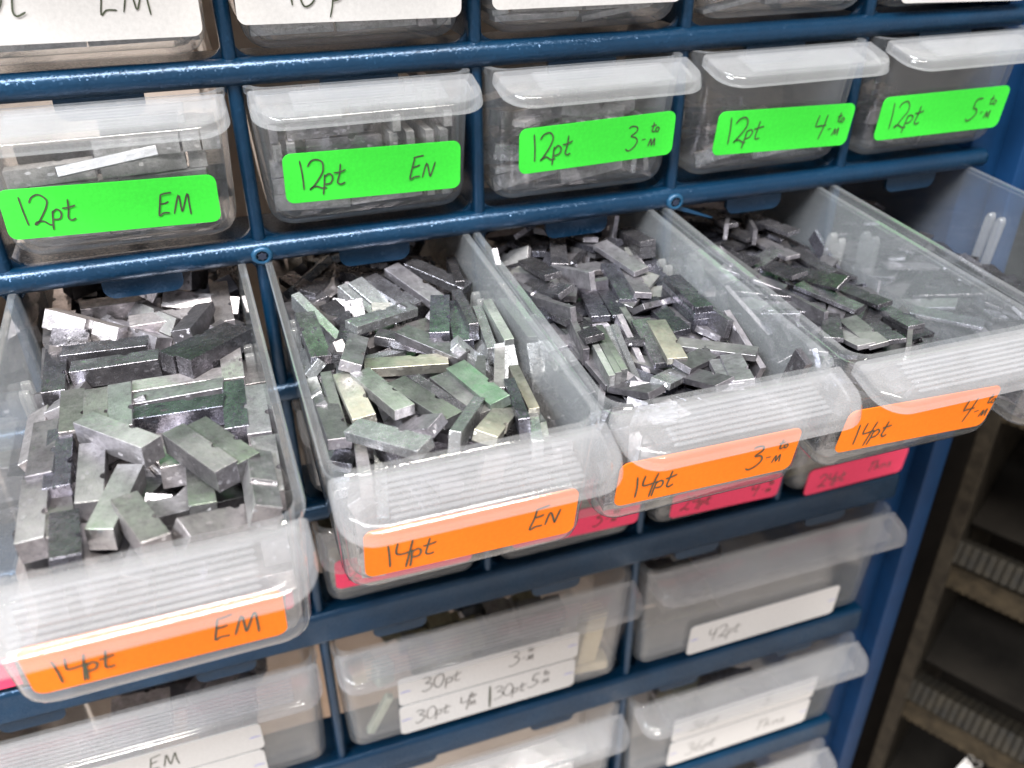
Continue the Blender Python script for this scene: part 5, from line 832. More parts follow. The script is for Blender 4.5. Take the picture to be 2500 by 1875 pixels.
LABELS = [
 'grey quad crosswise mid-width in 14pt EM drawer, frontmost',
 'pinkish quad slanting up right by right wall in 14pt EM drawer near lip',
 'pinkish quad lengthwise by left wall in 14pt EM drawer, frontmost',
 'grey-green quad slanting down right mid-width in 14pt EM drawer, second from front',
 'grey-green quad slanting down right mid-width in 14pt EM drawer, frontmost',
 'pinkish quad lengthwise mid-width in 14pt EM drawer, frontmost',
 'green-tinged quad lengthwise mid-width in 14pt EM drawer, frontmost',
 'blue-grey quad lengthwise mid-width in 14pt EM drawer near lip',
 'dark quad crosswise mid-width in 14pt EM drawer, frontmost',
 'grey-green quad lengthwise by right wall in 14pt EM drawer, frontmost',
 'grey-green quad lengthwise by left wall in 14pt EM drawer, second from front',
 'pinkish quad lengthwise mid-width in 14pt EM drawer, second from front',
 'pinkish quad upright by left wall in 14pt EM drawer, frontmost',
 'blue-grey quad crosswise mid-width in 14pt EM drawer halfway back',
 'silvery flat piece slanting down right by left wall in 14pt EN drawer near lip',
 'pinkish flat piece upright mid-width in 14pt EN drawer, frontmost',
 'dark quad slanting up right by right wall in 14pt EM drawer, frontmost',
 'grey-green quad lengthwise mid-width in 14pt EM drawer, second from front',
 'dark flat piece lengthwise mid-width in 14pt EN drawer, frontmost',
 'blue-grey thin piece crosswise edgewise mid-width in 14pt 3-to-M drawer near lip',
 'blue-grey quad lengthwise by left wall in 14pt EM drawer halfway back',
 'silvery flat piece upright mid-width in 14pt EN drawer near lip',
 'blue-grey thin piece upright by left wall in 14pt 3-to-M drawer near lip',
 'green-tinged flat piece lengthwise mid-width in 14pt EN drawer halfway back',
 'pinkish quad lengthwise by left wall in 14pt EM drawer, second from front',
 'tan flat piece crosswise mid-width in 14pt EN drawer halfway back',
 'grey-green quad slanting up right mid-width in 14pt EM drawer, frontmost',
 'pinkish quad slanting down right by left wall in 14pt EM drawer at back',
 'grey flat piece upright by left wall in 14pt EN drawer near lip',
 'dark quad crosswise mid-width in 14pt EM drawer, second from front',
 'dark flat piece crosswise mid-width in 14pt EN drawer, frontmost',
 'deep green flat piece lengthwise mid-width in 14pt EN drawer near lip',
 'dark thin piece slanting down right by left wall in 14pt 3-to-M drawer near lip',
 'pinkish quad crosswise by right wall in 14pt EM drawer, frontmost',
 'green-tinged quad slanting down right by right wall in 14pt EM drawer near lip',
 'green-tinged flat piece slanting down right mid-width in 14pt EN drawer near lip',
 'grey-green quad slanting up right mid-width in 14pt EM drawer, second from front',
 'grey quad lengthwise by left wall in 14pt EM drawer halfway back',
 'grey quad crosswise mid-width in 14pt EM drawer, second from front',
 'blue-grey quad lengthwise by right wall in 14pt EM drawer halfway back',
 'grey-green quad lengthwise mid-width in 14pt EM drawer, frontmost',
 'grey flat piece slanting down right mid-width in 14pt EN drawer, second from front',
 'silvery flat piece slanting up right mid-width in 14pt EN drawer, frontmost',
 'pinkish quad crosswise mid-width in 14pt EM drawer, fourth from front',
 'tan flat piece lengthwise by left wall in 14pt EN drawer halfway back',
 'grey flat piece lengthwise by left wall in 14pt EN drawer near lip',
 'grey flat piece lengthwise mid-width in 14pt EN drawer, frontmost',
 'dark flat piece lengthwise by left wall in 14pt EN drawer, frontmost',
 'dark quad lengthwise by left wall in 14pt EM drawer, frontmost',
 'silvery flat piece slanting up right edgewise mid-width in 14pt EN drawer near lip',
 'dark thin slip crosswise edgewise mid-width in 14pt 4-to-M drawer near lip',
 'grey quad lengthwise by right wall in 14pt EM drawer, second from front',
 'dark thin piece upright by right wall in 14pt 3-to-M drawer near lip',
 'tan flat piece slanting up right mid-width in 14pt EN drawer near lip',
 'silvery flat piece crosswise edgewise mid-width in 14pt EN drawer near lip',
 'dark thin slip lengthwise edgewise by left wall in rightmost open drawer, frontmost',
 'grey quad lengthwise mid-width in 14pt EM drawer, fourth from front',
 'dark thin slip crosswise mid-width in 14pt 4-to-M drawer, second from front',
 'grey thin piece crosswise mid-width in 14pt 3-to-M drawer, frontmost',
 'grey flat piece slanting down right mid-width in 14pt EN drawer, third from front',
 'pinkish quad lengthwise by left wall in 14pt EM drawer, fifth from front',
 'grey thin slip crosswise mid-width in 14pt 4-to-M drawer, second from front',
 'blue-grey thin slip crosswise mid-width in 14pt 4-to-M drawer, second from front',
 'dark thin slip lengthwise edgewise by left wall in 14pt 4-to-M drawer, frontmost',
 'grey thin piece lengthwise by left wall in 14pt 3-to-M drawer, second from front',
 'grey quad lengthwise mid-width in 14pt EM drawer, third from front',
 'pinkish quad upright by left wall in 14pt EM drawer, second from front',
 'dark flat piece slanting down right by right wall in 14pt EN drawer at back',
 'grey-green thin piece crosswise mid-width in 14pt 3-to-M drawer, frontmost',
 'tan thin piece lengthwise mid-width in 14pt 3-to-M drawer halfway back',
 'green-tinged quad lengthwise mid-width in 14pt EM drawer, second from front',
 'grey-green quad lengthwise by right wall in 14pt EM drawer, second from front',
 'silvery flat piece lengthwise edgewise by left wall in 14pt EN drawer near lip',
 'dark thin slip crosswise mid-width in 14pt 4-to-M drawer, frontmost',
 'grey-green thin piece slanting down right by right wall in 14pt 3-to-M drawer halfway back',
 'blue-grey thin piece lengthwise by right wall in 14pt 3-to-M drawer, frontmost',
 'dark quad slanting up right by right wall in 14pt EM drawer, second from front',
 'grey flat piece slanting down right mid-width in 14pt EN drawer, frontmost',
 'pinkish quad crosswise by right wall in 14pt EM drawer, second from front',
 'grey quad lengthwise by right wall in 14pt EM drawer, frontmost',
 'grey thin piece lengthwise mid-width in 14pt 3-to-M drawer, fifth from front',
 'blue-grey flat piece lengthwise mid-width in 14pt EN drawer halfway back',
 'pinkish quad crosswise mid-width in 14pt EM drawer, second from front',
 'silvery flat piece crosswise mid-width in 14pt EN drawer, frontmost',
 'blue-grey flat piece lengthwise edgewise by right wall in 14pt EN drawer near lip',
 'dark thin slip slanting down right by left wall in rightmost open drawer halfway back',
 'dark thin slip lengthwise mid-width in 14pt 4-to-M drawer, fourth from front',
 'grey flat piece lengthwise mid-width in 14pt EN drawer, third from front',
 'grey thin piece crosswise by left wall in 14pt 3-to-M drawer, frontmost',
 'grey thin piece crosswise by right wall in 14pt 3-to-M drawer near lip',
 'pinkish quad crosswise mid-width in 14pt EM drawer, frontmost',
 'dark thin slip lengthwise mid-width in 14pt 4-to-M drawer, frontmost',
 'dark thin piece crosswise mid-width in 14pt 3-to-M drawer, frontmost',
 'grey thin piece lengthwise mid-width in 14pt 3-to-M drawer, frontmost',
 'dark thin piece lengthwise mid-width in 14pt 3-to-M drawer, second from front',
 'dark thin piece upright by left wall in 14pt 3-to-M drawer near lip',
 'blue-grey thin piece lengthwise by left wall in 14pt 3-to-M drawer near lip',
 'pinkish quad lengthwise by right wall in 14pt EM drawer, third from front',
 'grey quad lengthwise mid-width in 14pt EM drawer, frontmost',
 'dark flat piece slanting down right mid-width in 14pt EN drawer, second from front',
 'grey-green flat piece lengthwise mid-width in 14pt EN drawer near lip',
 'blue-grey thin piece lengthwise mid-width in 14pt 3-to-M drawer, fourth from front',
 'grey thin piece upright by left wall in 14pt 3-to-M drawer near lip',
 'silvery flat piece crosswise by right wall in 14pt EN drawer near lip',
 'grey-green flat piece lengthwise edgewise by right wall in 14pt EN drawer halfway back',
 'grey thin piece slanting up right mid-width in 14pt 3-to-M drawer, frontmost',
 'pinkish flat piece lengthwise edgewise by left wall in 14pt EN drawer near lip',
 'grey thin piece lengthwise mid-width in 14pt 3-to-M drawer, third from front',
 'dark thin slip lengthwise mid-width in 14pt 4-to-M drawer, fifth from front',
 'pinkish flat piece slanting down right by right wall in 14pt EN drawer near lip',
 'pinkish quad lengthwise mid-width in 14pt EM drawer, third from front',
 'dark quad lengthwise mid-width in 14pt EM drawer near lip',
 'grey-green thin slip lengthwise mid-width in 14pt 4-to-M drawer, frontmost',
 'grey quad lengthwise mid-width in 14pt EM drawer, second from front',
 'dark flat piece crosswise mid-width in 14pt EN drawer, second from front',
 'silvery flat piece slanting down right edgewise by left wall in 14pt EN drawer at back',
 'grey-green quad lengthwise by right wall in 14pt EM drawer, third from front',
 'pinkish quad crosswise mid-width in 14pt EM drawer, third from front',
 'dark thin piece crosswise mid-width in 14pt 3-to-M drawer, second from front',
 'pinkish flat piece lengthwise by left wall in 14pt EN drawer near lip',
 'grey thin slip lengthwise by left wall in 14pt 4-to-M drawer, second from front',
 'grey thin slip crosswise mid-width in 14pt 4-to-M drawer, frontmost',
 'dark quad slanting up right mid-width in 14pt EM drawer near lip',
 'dark thin slip slanting down right mid-width in rightmost open drawer halfway back',
 'grey thin piece slanting up right mid-width in 14pt 3-to-M drawer, third from front',
 'blue-grey thin piece lengthwise mid-width in 14pt 3-to-M drawer, frontmost',
 'grey thin slip lengthwise mid-width in 14pt 4-to-M drawer, frontmost',
 'grey thin piece lengthwise edgewise by right wall in 14pt 3-to-M drawer, second from front',
 'grey thin piece lengthwise edgewise mid-width in 14pt 3-to-M drawer, second from front',
 'silvery flat piece lengthwise by left wall in 14pt EN drawer, second from front',
 'pinkish flat piece upright mid-width in 14pt EN drawer, second from front',
 'blue-grey thin piece lengthwise mid-width in 14pt 3-to-M drawer, second from front',
 'grey thin slip crosswise edgewise mid-width in 14pt 4-to-M drawer near lip',
 'pinkish quad slanting down right mid-width in 14pt EM drawer near lip',
 'dark thin piece lengthwise mid-width in 14pt 3-to-M drawer, frontmost',
 'pinkish quad lengthwise mid-width in 14pt EM drawer, fourth from front',
 'silvery flat piece lengthwise edgewise by right wall in 14pt EN drawer, second from front',
 'dark thin piece lengthwise by left wall in 14pt 3-to-M drawer, second from front',
 'grey-green thin piece slanting down right mid-width in 14pt 3-to-M drawer near lip',
 'pinkish quad lengthwise by right wall in 14pt EM drawer, frontmost',
 'grey-green flat piece lengthwise by right wall in 14pt EN drawer near lip',
 'dark flat piece lengthwise edgewise by right wall in 14pt EN drawer, frontmost',
 'tan flat piece lengthwise edgewise by right wall in 14pt EN drawer near lip',
 'dark thin piece lengthwise by left wall in 14pt 3-to-M drawer, third from front',
 'silvery flat piece lengthwise edgewise by right wall in 14pt EN drawer, frontmost',
 'grey quad slanting up right mid-width in 14pt EM drawer near lip',
 'grey-green quad lengthwise mid-width in 14pt EM drawer, third from front',
 'dark thin slip lengthwise by right wall in 14pt 4-to-M drawer, frontmost',
 'grey-green quad slanting down right mid-width in 14pt EM drawer, third from front',
 'grey thin piece lengthwise edgewise by left wall in 14pt 3-to-M drawer, second from front',
 'dark thin slip lengthwise edgewise by left wall in 14pt 4-to-M drawer, fourth from front',
 'pinkish quad lengthwise by left wall in 14pt EM drawer, fourth from front',
 'blue-grey thin piece lengthwise edgewise by left wall in 14pt 3-to-M drawer at back',
 'grey thin slip lengthwise edgewise by left wall in 14pt 4-to-M drawer halfway back',
 'dark thin piece crosswise by left wall in 14pt 3-to-M drawer near lip',
 'dark flat piece crosswise by right wall in 14pt EN drawer, frontmost',
 'dark thin slip crosswise by left wall in 14pt 4-to-M drawer near lip',
 'dark thin slip lengthwise mid-width in 14pt 4-to-M drawer, third from front',
 'grey quad slanting down right mid-width in 14pt EM drawer at back',
 'dark flat piece slanting up right mid-width in 14pt EN drawer at back',
 'dark thin slip slanting up right mid-width in 14pt 4-to-M drawer halfway back',
 'blue-grey flat piece lengthwise by right wall in 14pt EN drawer halfway back',
 'grey-green thin piece lengthwise edgewise by left wall in 14pt 3-to-M drawer halfway back',
 'silvery flat piece slanting down right mid-width in 14pt EN drawer at back',
 'grey thin slip lengthwise edgewise mid-width in 14pt 4-to-M drawer halfway back',
 'dark thin slip lengthwise by left wall in 14pt 4-to-M drawer, frontmost',
 'dark flat piece slanting up right by left wall in 14pt EN drawer halfway back',
 'dark thin slip slanting down right mid-width in 14pt 4-to-M drawer, second from front',
 'dark thin slip slanting down right edgewise by left wall in 14pt 4-to-M drawer halfway back',
 'grey thin piece crosswise by left wall in 14pt 3-to-M drawer, second from front',
 'dark flat piece lengthwise by left wall in 14pt EN drawer, second from front',
 'grey quad lengthwise mid-width in 14pt EM drawer, fifth from front',
 'dark thin slip lengthwise by left wall in rightmost open drawer, frontmost',
 'dark thin slip lengthwise mid-width in 14pt 4-to-M drawer, sixth from front',
 'blue-grey thin slip lengthwise by left wall in 14pt 4-to-M drawer at back',
 'silvery thin piece slanting up right mid-width in 14pt 3-to-M drawer near lip',
 'silvery flat piece crosswise mid-width in 14pt EN drawer, second from front',
 'grey thin piece upright edgewise by left wall in 14pt 3-to-M drawer at back',
 'dark thin piece lengthwise edgewise by right wall in 14pt 3-to-M drawer halfway back',
 'dark thin slip lengthwise mid-width in 14pt 4-to-M drawer, seventh from front',
 'dark thin piece lengthwise mid-width in 14pt 3-to-M drawer, third from front',
 'grey-green thin piece crosswise by left wall in 14pt 3-to-M drawer halfway back',
 'dark thin slip lengthwise by left wall in 14pt 4-to-M drawer, second from front',
 'grey thin piece lengthwise by left wall in 14pt 3-to-M drawer, fourth from front',
 'blue-grey thin piece slanting down right mid-width in 14pt 3-to-M drawer near lip',
 'dark thin slip crosswise mid-width in rightmost open drawer, frontmost',
 'dark flat piece lengthwise mid-width in 14pt EN drawer, second from front',
 'grey thin slip lengthwise edgewise by left wall in rightmost open drawer at back',
 'dark thin slip lengthwise by right wall in 14pt 4-to-M drawer, second from front',
 'dark flat piece slanting down right edgewise mid-width in 14pt EN drawer near lip',
 'dark thin piece lengthwise by right wall in 14pt 3-to-M drawer, second from front',
 'grey thin slip slanting down right by left wall in rightmost open drawer, frontmost',
 'dark thin slip lengthwise mid-width in 14pt 4-to-M drawer, second from front',
 'dark flat piece slanting down right mid-width in 14pt EN drawer, frontmost',
 'grey-green quad lengthwise by left wall in 14pt EM drawer, frontmost',
 'grey-green thin piece lengthwise by left wall in 14pt 3-to-M drawer, second from front',
 'grey thin piece lengthwise edgewise by left wall in 14pt 3-to-M drawer, frontmost',
 'silvery flat piece upright by right wall in 14pt EN drawer, second from front',
 'grey thin slip slanting down right mid-width in 14pt 4-to-M drawer, frontmost',
 'dark flat piece crosswise by right wall in 14pt EN drawer, second from front',
 'grey-green thin piece slanting down right by left wall in 14pt 3-to-M drawer at back',
 'pinkish flat piece crosswise mid-width in 14pt EN drawer at back',
 'grey flat piece slanting down right by right wall in 14pt EN drawer at back',
 'dark thin piece lengthwise by right wall in 14pt 3-to-M drawer, frontmost',
 'blue-grey thin slip slanting down right by left wall in 14pt 4-to-M drawer at back',
 'grey thin piece lengthwise mid-width in 14pt 3-to-M drawer, fourth from front',
 'grey-green flat piece lengthwise edgewise by left wall in 14pt EN drawer halfway back',
 'grey thin slip crosswise mid-width in rightmost open drawer at back',
 'silvery thin piece lengthwise edgewise mid-width in 14pt 3-to-M drawer halfway back',
 'dark thin piece lengthwise by left wall in 14pt 3-to-M drawer, frontmost',
 'silvery flat piece slanting up right by left wall in 14pt EN drawer at back',
 'dark thin slip lengthwise edgewise by left wall in 14pt 4-to-M drawer, second from front',
 'pinkish quad lengthwise by left wall in 14pt EM drawer, third from front',
 'dark thin slip slanting up right mid-width in rightmost open drawer, third from front',
 'grey thin piece lengthwise edgewise mid-width in 14pt 3-to-M drawer, frontmost',
 'dark thin slip lengthwise mid-width in rightmost open drawer, frontmost',
 'pinkish flat piece lengthwise edgewise by right wall in 14pt EN drawer halfway back',
 'grey thin slip lengthwise by left wall in 14pt 4-to-M drawer, frontmost',
 'blue-grey thin piece lengthwise mid-width in 14pt 3-to-M drawer, third from front',
 'dark thin slip lengthwise edgewise by left wall in 14pt 4-to-M drawer, third from front',
 'grey thin piece lengthwise by left wall in 14pt 3-to-M drawer, third from front',
 'grey thin slip slanting up right mid-width in 14pt 4-to-M drawer halfway back',
 'grey thin piece slanting down right by left wall in 14pt 3-to-M drawer halfway back',
 'silvery flat piece lengthwise by left wall in 14pt EN drawer, third from front',
 'dark quad lengthwise by left wall in 14pt EM drawer, second from front',
 'dark thin slip slanting up right mid-width in rightmost open drawer, second from front',
 'dark thin slip lengthwise edgewise by left wall in rightmost open drawer, second from front',
 'dark thin slip lengthwise mid-width in rightmost open drawer, fourth from front',
 'pinkish quad lengthwise by right wall in 14pt EM drawer, second from front',
 'grey-green thin piece lengthwise by left wall in 14pt 3-to-M drawer, frontmost',
 'blue-grey thin slip crosswise mid-width in 14pt 4-to-M drawer, frontmost',
 'grey thin slip lengthwise mid-width in 14pt 4-to-M drawer, second from front',
 'dark thin slip lengthwise by right wall in rightmost open drawer, frontmost',
 'blue-grey thin slip lengthwise edgewise by right wall in 14pt 4-to-M drawer at back',
 'dark thin slip lengthwise mid-width in 14pt 4-to-M drawer, eighth from front',
 'blue-grey thin slip crosswise mid-width in 14pt 4-to-M drawer, third from front',
 'grey flat piece lengthwise mid-width in 14pt EN drawer, second from front',
 'grey-green thin slip lengthwise mid-width in 14pt 4-to-M drawer, second from front',
 'grey thin piece lengthwise by left wall in 14pt 3-to-M drawer, frontmost',
 'blue-grey thin slip crosswise mid-width in 14pt 4-to-M drawer, fourth from front',
 'dark thin slip lengthwise mid-width in 14pt 4-to-M drawer, ninth from front',
 'grey-green thin piece lengthwise mid-width in 14pt 3-to-M drawer at back',
 'grey thin slip slanting up right mid-width in rightmost open drawer at back',
 'grey-green thin piece lengthwise edgewise mid-width in 14pt 3-to-M drawer, second from front',
 'dark thin slip crosswise mid-width in 14pt 4-to-M drawer, fourth from front',
 'dark thin slip crosswise mid-width in 14pt 4-to-M drawer, fifth from front',
 'silvery flat piece slanting down right edgewise mid-width in 14pt EN drawer at back',
 'silvery flat piece lengthwise by left wall in 14pt EN drawer, frontmost',
 'grey thin piece lengthwise edgewise by right wall in 14pt 3-to-M drawer, frontmost',
 'dark thin slip lengthwise mid-width in rightmost open drawer, third from front',
 'dark thin slip crosswise mid-width in rightmost open drawer, third from front',
 'dark thin slip slanting up right mid-width in rightmost open drawer, frontmost',
 'dark thin slip slanting up right by left wall in 14pt 4-to-M drawer near lip',
 'pinkish quad lengthwise by left wall in 14pt EM drawer, sixth from front',
 'dark flat piece slanting up right edgewise by right wall in 14pt EN drawer near lip',
 'grey-green thin piece lengthwise edgewise by left wall in 14pt 3-to-M drawer at back',
 'grey-green quad lengthwise by left wall in 14pt EM drawer, third from front',
 'grey thin piece slanting up right mid-width in 14pt 3-to-M drawer, second from front',
 'grey thin slip slanting down right by left wall in rightmost open drawer, second from front',
 'dark thin slip crosswise mid-width in rightmost open drawer, second from front',
 'grey-green thin piece lengthwise edgewise mid-width in 14pt 3-to-M drawer, frontmost',
 'grey thin slip lengthwise mid-width in rightmost open drawer halfway back',
 'dark thin slip lengthwise by left wall in 14pt 4-to-M drawer, third from front',
 'grey-green flat piece lengthwise by left wall in 14pt EN drawer at back',
 'dark thin slip lengthwise by left wall in 14pt 4-to-M drawer, fourth from front',
 'silvery flat piece upright by right wall in 14pt EN drawer, frontmost',
 'dark thin slip slanting up right by right wall in 14pt 4-to-M drawer near lip',
 'grey thin piece crosswise mid-width in 14pt 3-to-M drawer, second from front',
 'dark thin slip lengthwise by left wall in 14pt 4-to-M drawer, fifth from front',
 'dark flat piece lengthwise edgewise by right wall in 14pt EN drawer, second from front',
 'grey thin piece slanting down right by right wall in 14pt 3-to-M drawer, frontmost',
 'dark thin slip crosswise mid-width in 14pt 4-to-M drawer, third from front',
 'dark thin slip slanting down right mid-width in 14pt 4-to-M drawer, frontmost',
 'blue-grey thin piece lengthwise by right wall in 14pt 3-to-M drawer, second from front',
 'grey thin piece lengthwise mid-width in 14pt 3-to-M drawer, sixth from front',
 'dark thin slip lengthwise mid-width in rightmost open drawer, second from front',
 'silvery flat piece slanting up right mid-width in 14pt EN drawer, second from front',
 'dark thin piece slanting up right mid-width in 14pt 3-to-M drawer at back',
 'dark flat piece lengthwise mid-width in 14pt EN drawer, third from front',
 'pinkish flat piece lengthwise mid-width in 14pt EN drawer near lip',
 'grey thin piece slanting up right edgewise by left wall in 14pt 3-to-M drawer near lip',
 'dark quad lengthwise by left wall in 14pt EM drawer, third from front',
 'blue-grey thin piece lengthwise by right wall in 14pt 3-to-M drawer, third from front',
 'grey-green thin piece slanting up right mid-width in 14pt 3-to-M drawer at back',
 'grey thin slip slanting down right mid-width in 14pt 4-to-M drawer, second from front',
 'blue-grey thin slip crosswise edgewise by right wall in 14pt 4-to-M drawer near lip',
 'blue-grey thin piece lengthwise by right wall in 14pt 3-to-M drawer, fourth from front',
 'grey thin slip lengthwise mid-width in 14pt 4-to-M drawer, third from front',
 'grey thin piece upright by right wall in 14pt 3-to-M drawer at back',
 'grey thin piece lengthwise mid-width in 14pt 3-to-M drawer, second from front',
 'grey thin piece slanting down right by right wall in 14pt 3-to-M drawer, second from front',
 'blue-grey thin slip upright by left wall in 14pt 4-to-M drawer halfway back',
 'blue-grey thin piece slanting up right mid-width in 14pt 3-to-M drawer at back',
 'dark thin slip lengthwise by left wall in rightmost open drawer, second from front',
 'dark thin slip lengthwise by right wall in rightmost open drawer, second from front',
 'dark flat piece upright mid-width in 14pt EN drawer at back',
 'grey quad crosswise by right wall in 14pt EM drawer at back',
 'grey thin piece crosswise mid-width in 14pt 3-to-M drawer, third from front',
 'grey thin piece slanting down right mid-width in 14pt 3-to-M drawer near lip',
 'grey-green thin piece crosswise mid-width in 14pt 3-to-M drawer, second from front',
]
GR = dict(E='square quads loose in the open 14pt EM drawer', N='flat pieces loose in the open 14pt EN drawer', T='thin pieces loose in the open 14pt 3-to-M drawer', F='thin dark pieces loose in the open 14pt 4-to-M drawer', V='thin pieces in the rightmost open drawer')
for (k, mi, x, y, z, a, b, c, d), lb in zip(PIECES, LABELS):
    o = bpy.data.objects.new('metal_spacer', piece_data(k, mi)); COL.objects.link(o)
    o.rotation_mode = 'QUATERNION'; o.location = (x / 1000, y / 1000, z / 1000); o.rotation_quaternion = Quaternion((a, b, c, d)).normalized()
    tag(o, lb, 'metal spacer', GR[k])
bm = bmesh.new()
for k, mi, x, y, z, a, b, c, d in REST:
    piece_mesh(bm, .325, .082, THK[k], Matrix.Translation((x / 1000, y / 1000, z / 1000)) @ Quaternion((a, b, c, d)).normalized().to_matrix().to_4x4(), mi, True, 0)
rnd = random.Random(5)
RX, RY, RZ = (lambda a: Matrix.Rotation(a, 4, 'X')), (lambda a: Matrix.Rotation(a, 4, 'Y')), (lambda a: Matrix.Rotation(a, 4, 'Z'))
def packed(xc, zb, top, th, L=.325, wd=.07, mats=(11, 11, 6), hx=.40, order=1.0, y0=.06, rows=2):
    # pieces stacked like bricks just behind a closed drawer's front
    for r in range(rows):
        z = zb + .035
        while z < zb + top:
            lay = wd if order > .5 else rnd.choice([th, wd, th])
            x = xc - hx
            while x < xc + hx - .05:
                end_on = rnd.random() < .28
                ln = wd if end_on else L
                if lay != wd and end_on: ln = wd
                if x + ln > xc + hx + .03: end_on = True; ln = wd
                if x + ln > xc + hx + .05: break
                tz = rnd.gauss(0, .02 if order > .5 else .12); yy = y0 + .02 + r * .33 + rnd.uniform(0, .03)
                c = Vector((x + ln / 2, yy + (L / 2 if end_on else wd / 2), z + lay / 2))
                M = Matrix.Translation(c) @ RY(tz) @ (RZ(math.pi / 2 + rnd.gauss(0, .04)) if end_on else RZ(rnd.gauss(0, .05)))
                if lay == wd: M = M @ RX(math.pi / 2) if th < wd else M
                if not (z > zb + top - .1 and rnd.random() < .35):
                    piece_mesh(bm, L, wd, th if lay != wd or th < wd else wd, M, rnd.choice(mats), True, 0)
                x += ln + rnd.uniform(.002, .02)
            z += lay + rnd.uniform(.002, .012)
def tumbled(xc, zb, top, th, n, L=.325, wd=.07, mats=(11, 6, 0), hx=.36, y0=.08, depth=.6):
    for i in range(n):
        z = zb + .04 + top * (i / n) ; a = rnd.choice([0, 0, math.pi / 2, rnd.uniform(0, 3.1)])
        M = Matrix.Translation((xc + rnd.uniform(-hx, hx) * .62, y0 + rnd.uniform(.1, depth), z)) @ RZ(a) @ RY(rnd.gauss(0, .16)) @ RX(rnd.choice([0, math.pi / 2, rnd.gauss(0, .4)]))
        piece_mesh(bm, L, wd, th, M, rnd.choice(mats), True, 0)
packed(-.505, .10, .40, .07); packed(.495, .10, .44, .035, order=1.0, mats=(11, 11, 11, 0))
packed(1.495, .10, .26, .024, order=.3, mats=(11, 11, 5)); tumbled(1.495, .28, .12, .024, 26)
packed(2.495, .10, .10, .018, order=.3, mats=(11, 11, 5)); tumbled(2.495, .14, .10, .018, 40)
tumbled(3.495, .12, .12, .015, 50)
for i, (o_, t_) in enumerate(((1, .06), (1, .06), (.3, .024), (.3, .018), (.3, .015))): packed(-.505 + i, .83, .34, t_, order=o_, mats=(11, 11, 6))
for i in range(6): packed(-1.505 + i, -2.14, .40, .14 if i < 2 else (.07 if i < 4 else .04), wd=.14, mats=(12, 11, 12), order=1)
for i in range(5): packed(-.505 + i, -1.38, .3, .10, wd=.10, mats=(11, 12, 0), order=1)
tumbled(.985, -3.38, .42, .16, 34, .32, .16, (2, 12, 11), .85, .18, 1.4)
tumbled(.985, -3.36, .2, .06, 12, .3, .15, (2, 4), .8, .16, .4)
tumbled(2.7, -3.40, .25, .22, 14, .33, .24, (2, 0), .7, .3, 1.5); tumbled(2.985, -4.66, .35, .2, 20, .33, .2, (4, 0), .8, .1, 1.2); tumbled(-1.0, -3.38, .5, .2, 26, .33, .2, (0, 1), .8, .15, 1.2)
rest = obj('metal_spacers', bm, M_METAL); rest['kind'] = 'stuff'
tag(rest, 'remaining grey metal spacers filling the closed drawers and lying deep in the open ones', 'metal spacers')
# single finds inside closed drawers
bm = bmesh.new(); add_box(bm, -.19, .19, -.006, .006, -.022, .022, .002)
o = obj('lead_strip', bm, plain('bright_lead', (.42, .42, .43), (.6, .6, .62), 30, .35, .7)); o.location = (-.52, .03, .452); o.rotation_euler = (-.75, -.13, .0); tag(o, 'bright thin lead strip leaning inside the green 12pt EM drawer', 'lead strip')
bm = bmesh.new(); add_box(bm, -.04, .04, -.04, .04, -.05, .0, .003); add_box(bm, -.026, .026, -.026, .026, .0, .05, .003)
o = obj('type_sort', bm, M_METAL[4]); o.location = (.80, .12, .56); o.rotation_euler = (3.1, .05, .1); tag(o, 'tan stepped type sort at the top right inside green 12pt EN drawer', 'type sort')
M_TAN = plain('tan_wood', (.50, .40, .24), (.66, .55, .36), 8, .7); M_GRN = plain('grey_green_metal', (.30, .34, .27), (.44, .48, .38), 12, .5, .3)
def chunk(name, label, cat, loc, rot, sx, sy, sz, m):
    bm = bmesh.new(); add_box(bm, -sx / 2, sx / 2, -sy / 2, sy / 2, -sz / 2, sz / 2, .012)
    o = obj(name, bm, m); o.location = loc; o.rotation_euler = rot; tag(o, label, cat)
chunk('wooden_block', 'tall tan wooden block at the right inside the 30pt drawer', 'block', (1.735, .14, -3.07), (.0, .18, .1), .15, .12, .46, M_TAN)
chunk('wooden_block', 'squat tan wooden block low at the right inside the 30pt drawer', 'block', (1.74, .12, -3.33), (.0, 0, -.1), .24, .12, .08, M_TAN)
chunk('metal_strip', 'grey-green metal strip slanting at the left inside the 30pt drawer', 'strip', (.27, .07, -3.20), (.1, .42, 0), .055, .05, .36, M_GRN)
chunk('metal_block', 'upper grey-green metal block at the left inside the 30pt drawer', 'block', (.33, .16, -2.93), (0, .1, .3), .12, .1, .16, M_GRN)
chunk('metal_block', 'tan metal block beside the slanting strip inside the 30pt drawer', 'block', (.21, .24, -2.95), (0, 0, .2), .18, .14, .12, M_TAN)
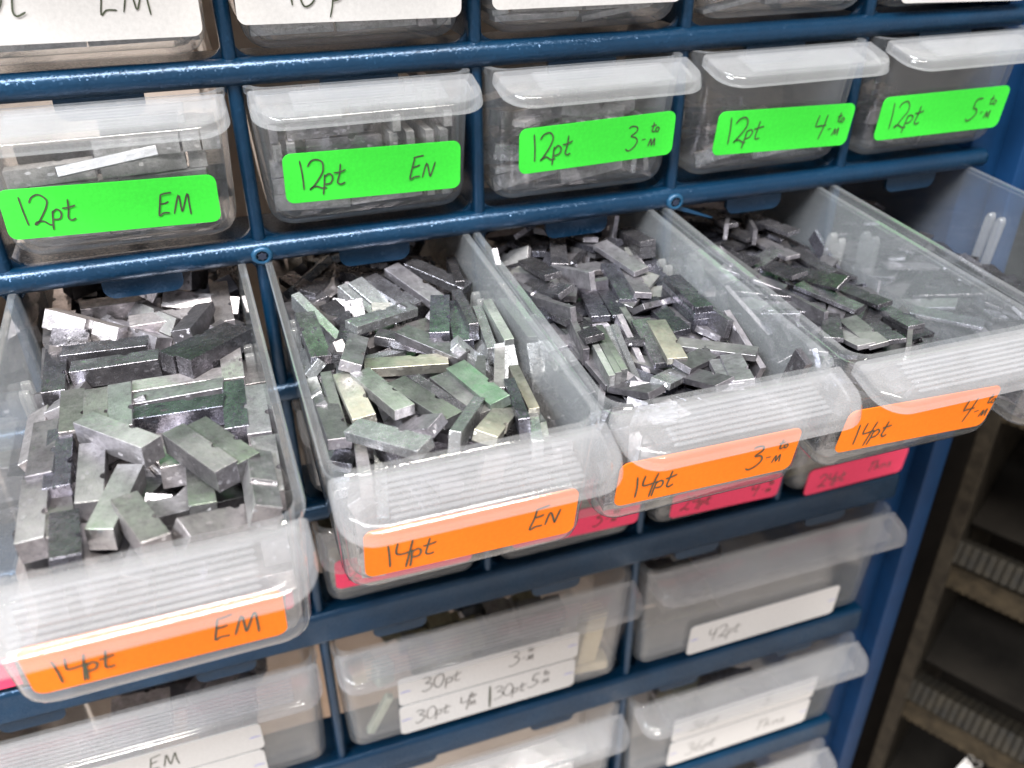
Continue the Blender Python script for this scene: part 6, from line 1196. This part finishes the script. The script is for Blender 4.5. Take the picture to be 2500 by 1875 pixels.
# ------------------------------------------------------------------ beyond the cabinet
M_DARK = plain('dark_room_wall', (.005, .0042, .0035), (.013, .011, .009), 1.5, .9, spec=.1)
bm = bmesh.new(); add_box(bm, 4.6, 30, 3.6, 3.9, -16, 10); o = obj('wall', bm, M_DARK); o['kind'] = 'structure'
bm = bmesh.new(); add_box(bm, -40, 40, -40, 40, -16.4, -16); o = obj('floor', bm, plain('beige_floor', (.40, .35, .31), (.52, .46, .42), 1.0, .6)); o['kind'] = 'structure'
bm = bmesh.new(); add_box(bm, -14, 4.5, 6, 6.3, -16, 12); o = obj('wall', bm, plain('pale_room_wall', (.5, .42, .36), (.58, .5, .43), 1.0, .8)); o['kind'] = 'structure'
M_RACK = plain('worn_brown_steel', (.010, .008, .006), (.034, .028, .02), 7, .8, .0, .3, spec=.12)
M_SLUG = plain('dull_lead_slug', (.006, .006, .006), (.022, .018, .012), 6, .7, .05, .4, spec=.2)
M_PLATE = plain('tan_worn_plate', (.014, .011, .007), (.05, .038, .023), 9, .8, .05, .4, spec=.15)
rack = thing('slug_rack', 'dark worn steel rack of lead slugs standing right of the blue cabinet', 'rack', (5.91, 1.0, -16), (0, 0, math.radians(-62)))
def rpart(name, bm, m): 
    bmesh.ops.transform(bm, matrix=Matrix.Translation((0, 0, 16)), verts=bm.verts); return obj(name, bm, m, rack, False)
bm = bmesh.new(); add_box(bm, -.05, .05, -.05, 2.2, -16, 1.0, .012); add_box(bm, -.05, .09, -.06, .03, -16, .98, .008); rpart('upright', bm, M_RACK)
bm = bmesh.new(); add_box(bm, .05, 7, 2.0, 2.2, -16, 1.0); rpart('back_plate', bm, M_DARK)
for z0 in (-2.25, -4.20, -6.14, -8.1):
    bm = bmesh.new(); ZB = -.06
    rr = random.Random(int(z0 * 100))
    for i in range(60):
        u = .09 + i * .076; j = rr.uniform(-.012, .012)
        M = Matrix.Translation((u, .1, z0 - .14)) @ RX(-.55)
        add_box(bm, -.0345, .0345, -.11 + j, .5, -.11, .11, .012, 0, M)
    rpart('slug_row', bm, M_SLUG)
    bm = bmesh.new(); add_box(bm, .05, 7, .03, .05, z0 - .52, z0 - .27)
    for i in range(60): add_box(bm, .075 + i * .076, .132 + i * .076, .032, .048, z0 - .545, z0 - .515)
    rpart('front_plate', bm, M_PLATE)
    bm = bmesh.new()
    M = Matrix.Translation((3.5, .45, z0 - .03)) @ RX(.42)
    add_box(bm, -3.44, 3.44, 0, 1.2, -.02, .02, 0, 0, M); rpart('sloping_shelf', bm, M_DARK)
bm = bmesh.new(); extrude_profile(bm, [(-.10, -.3), (.15, -.3), (.13, -.08), (.06, .02), (-.07, .08)], 'y', -.004, .004)
o = obj('paper_tag', bm, M_PAPER['white']); o.matrix_world = Matrix.Translation((5.91, 1.0, 0)) @ RZ(math.radians(-62)) @ Matrix.Translation((.86, -.08, -6.74)) @ RX(-.3) @ RY(.15)
tag(o, 'small white paper tag marked 22 stuck on the dark slug rack', 'paper tag')
bm = bmesh.new(); write(bm, random.Random(3), '22', -.07, .02, .12, .007); obj('writing', bm, M_PENCIL, o)
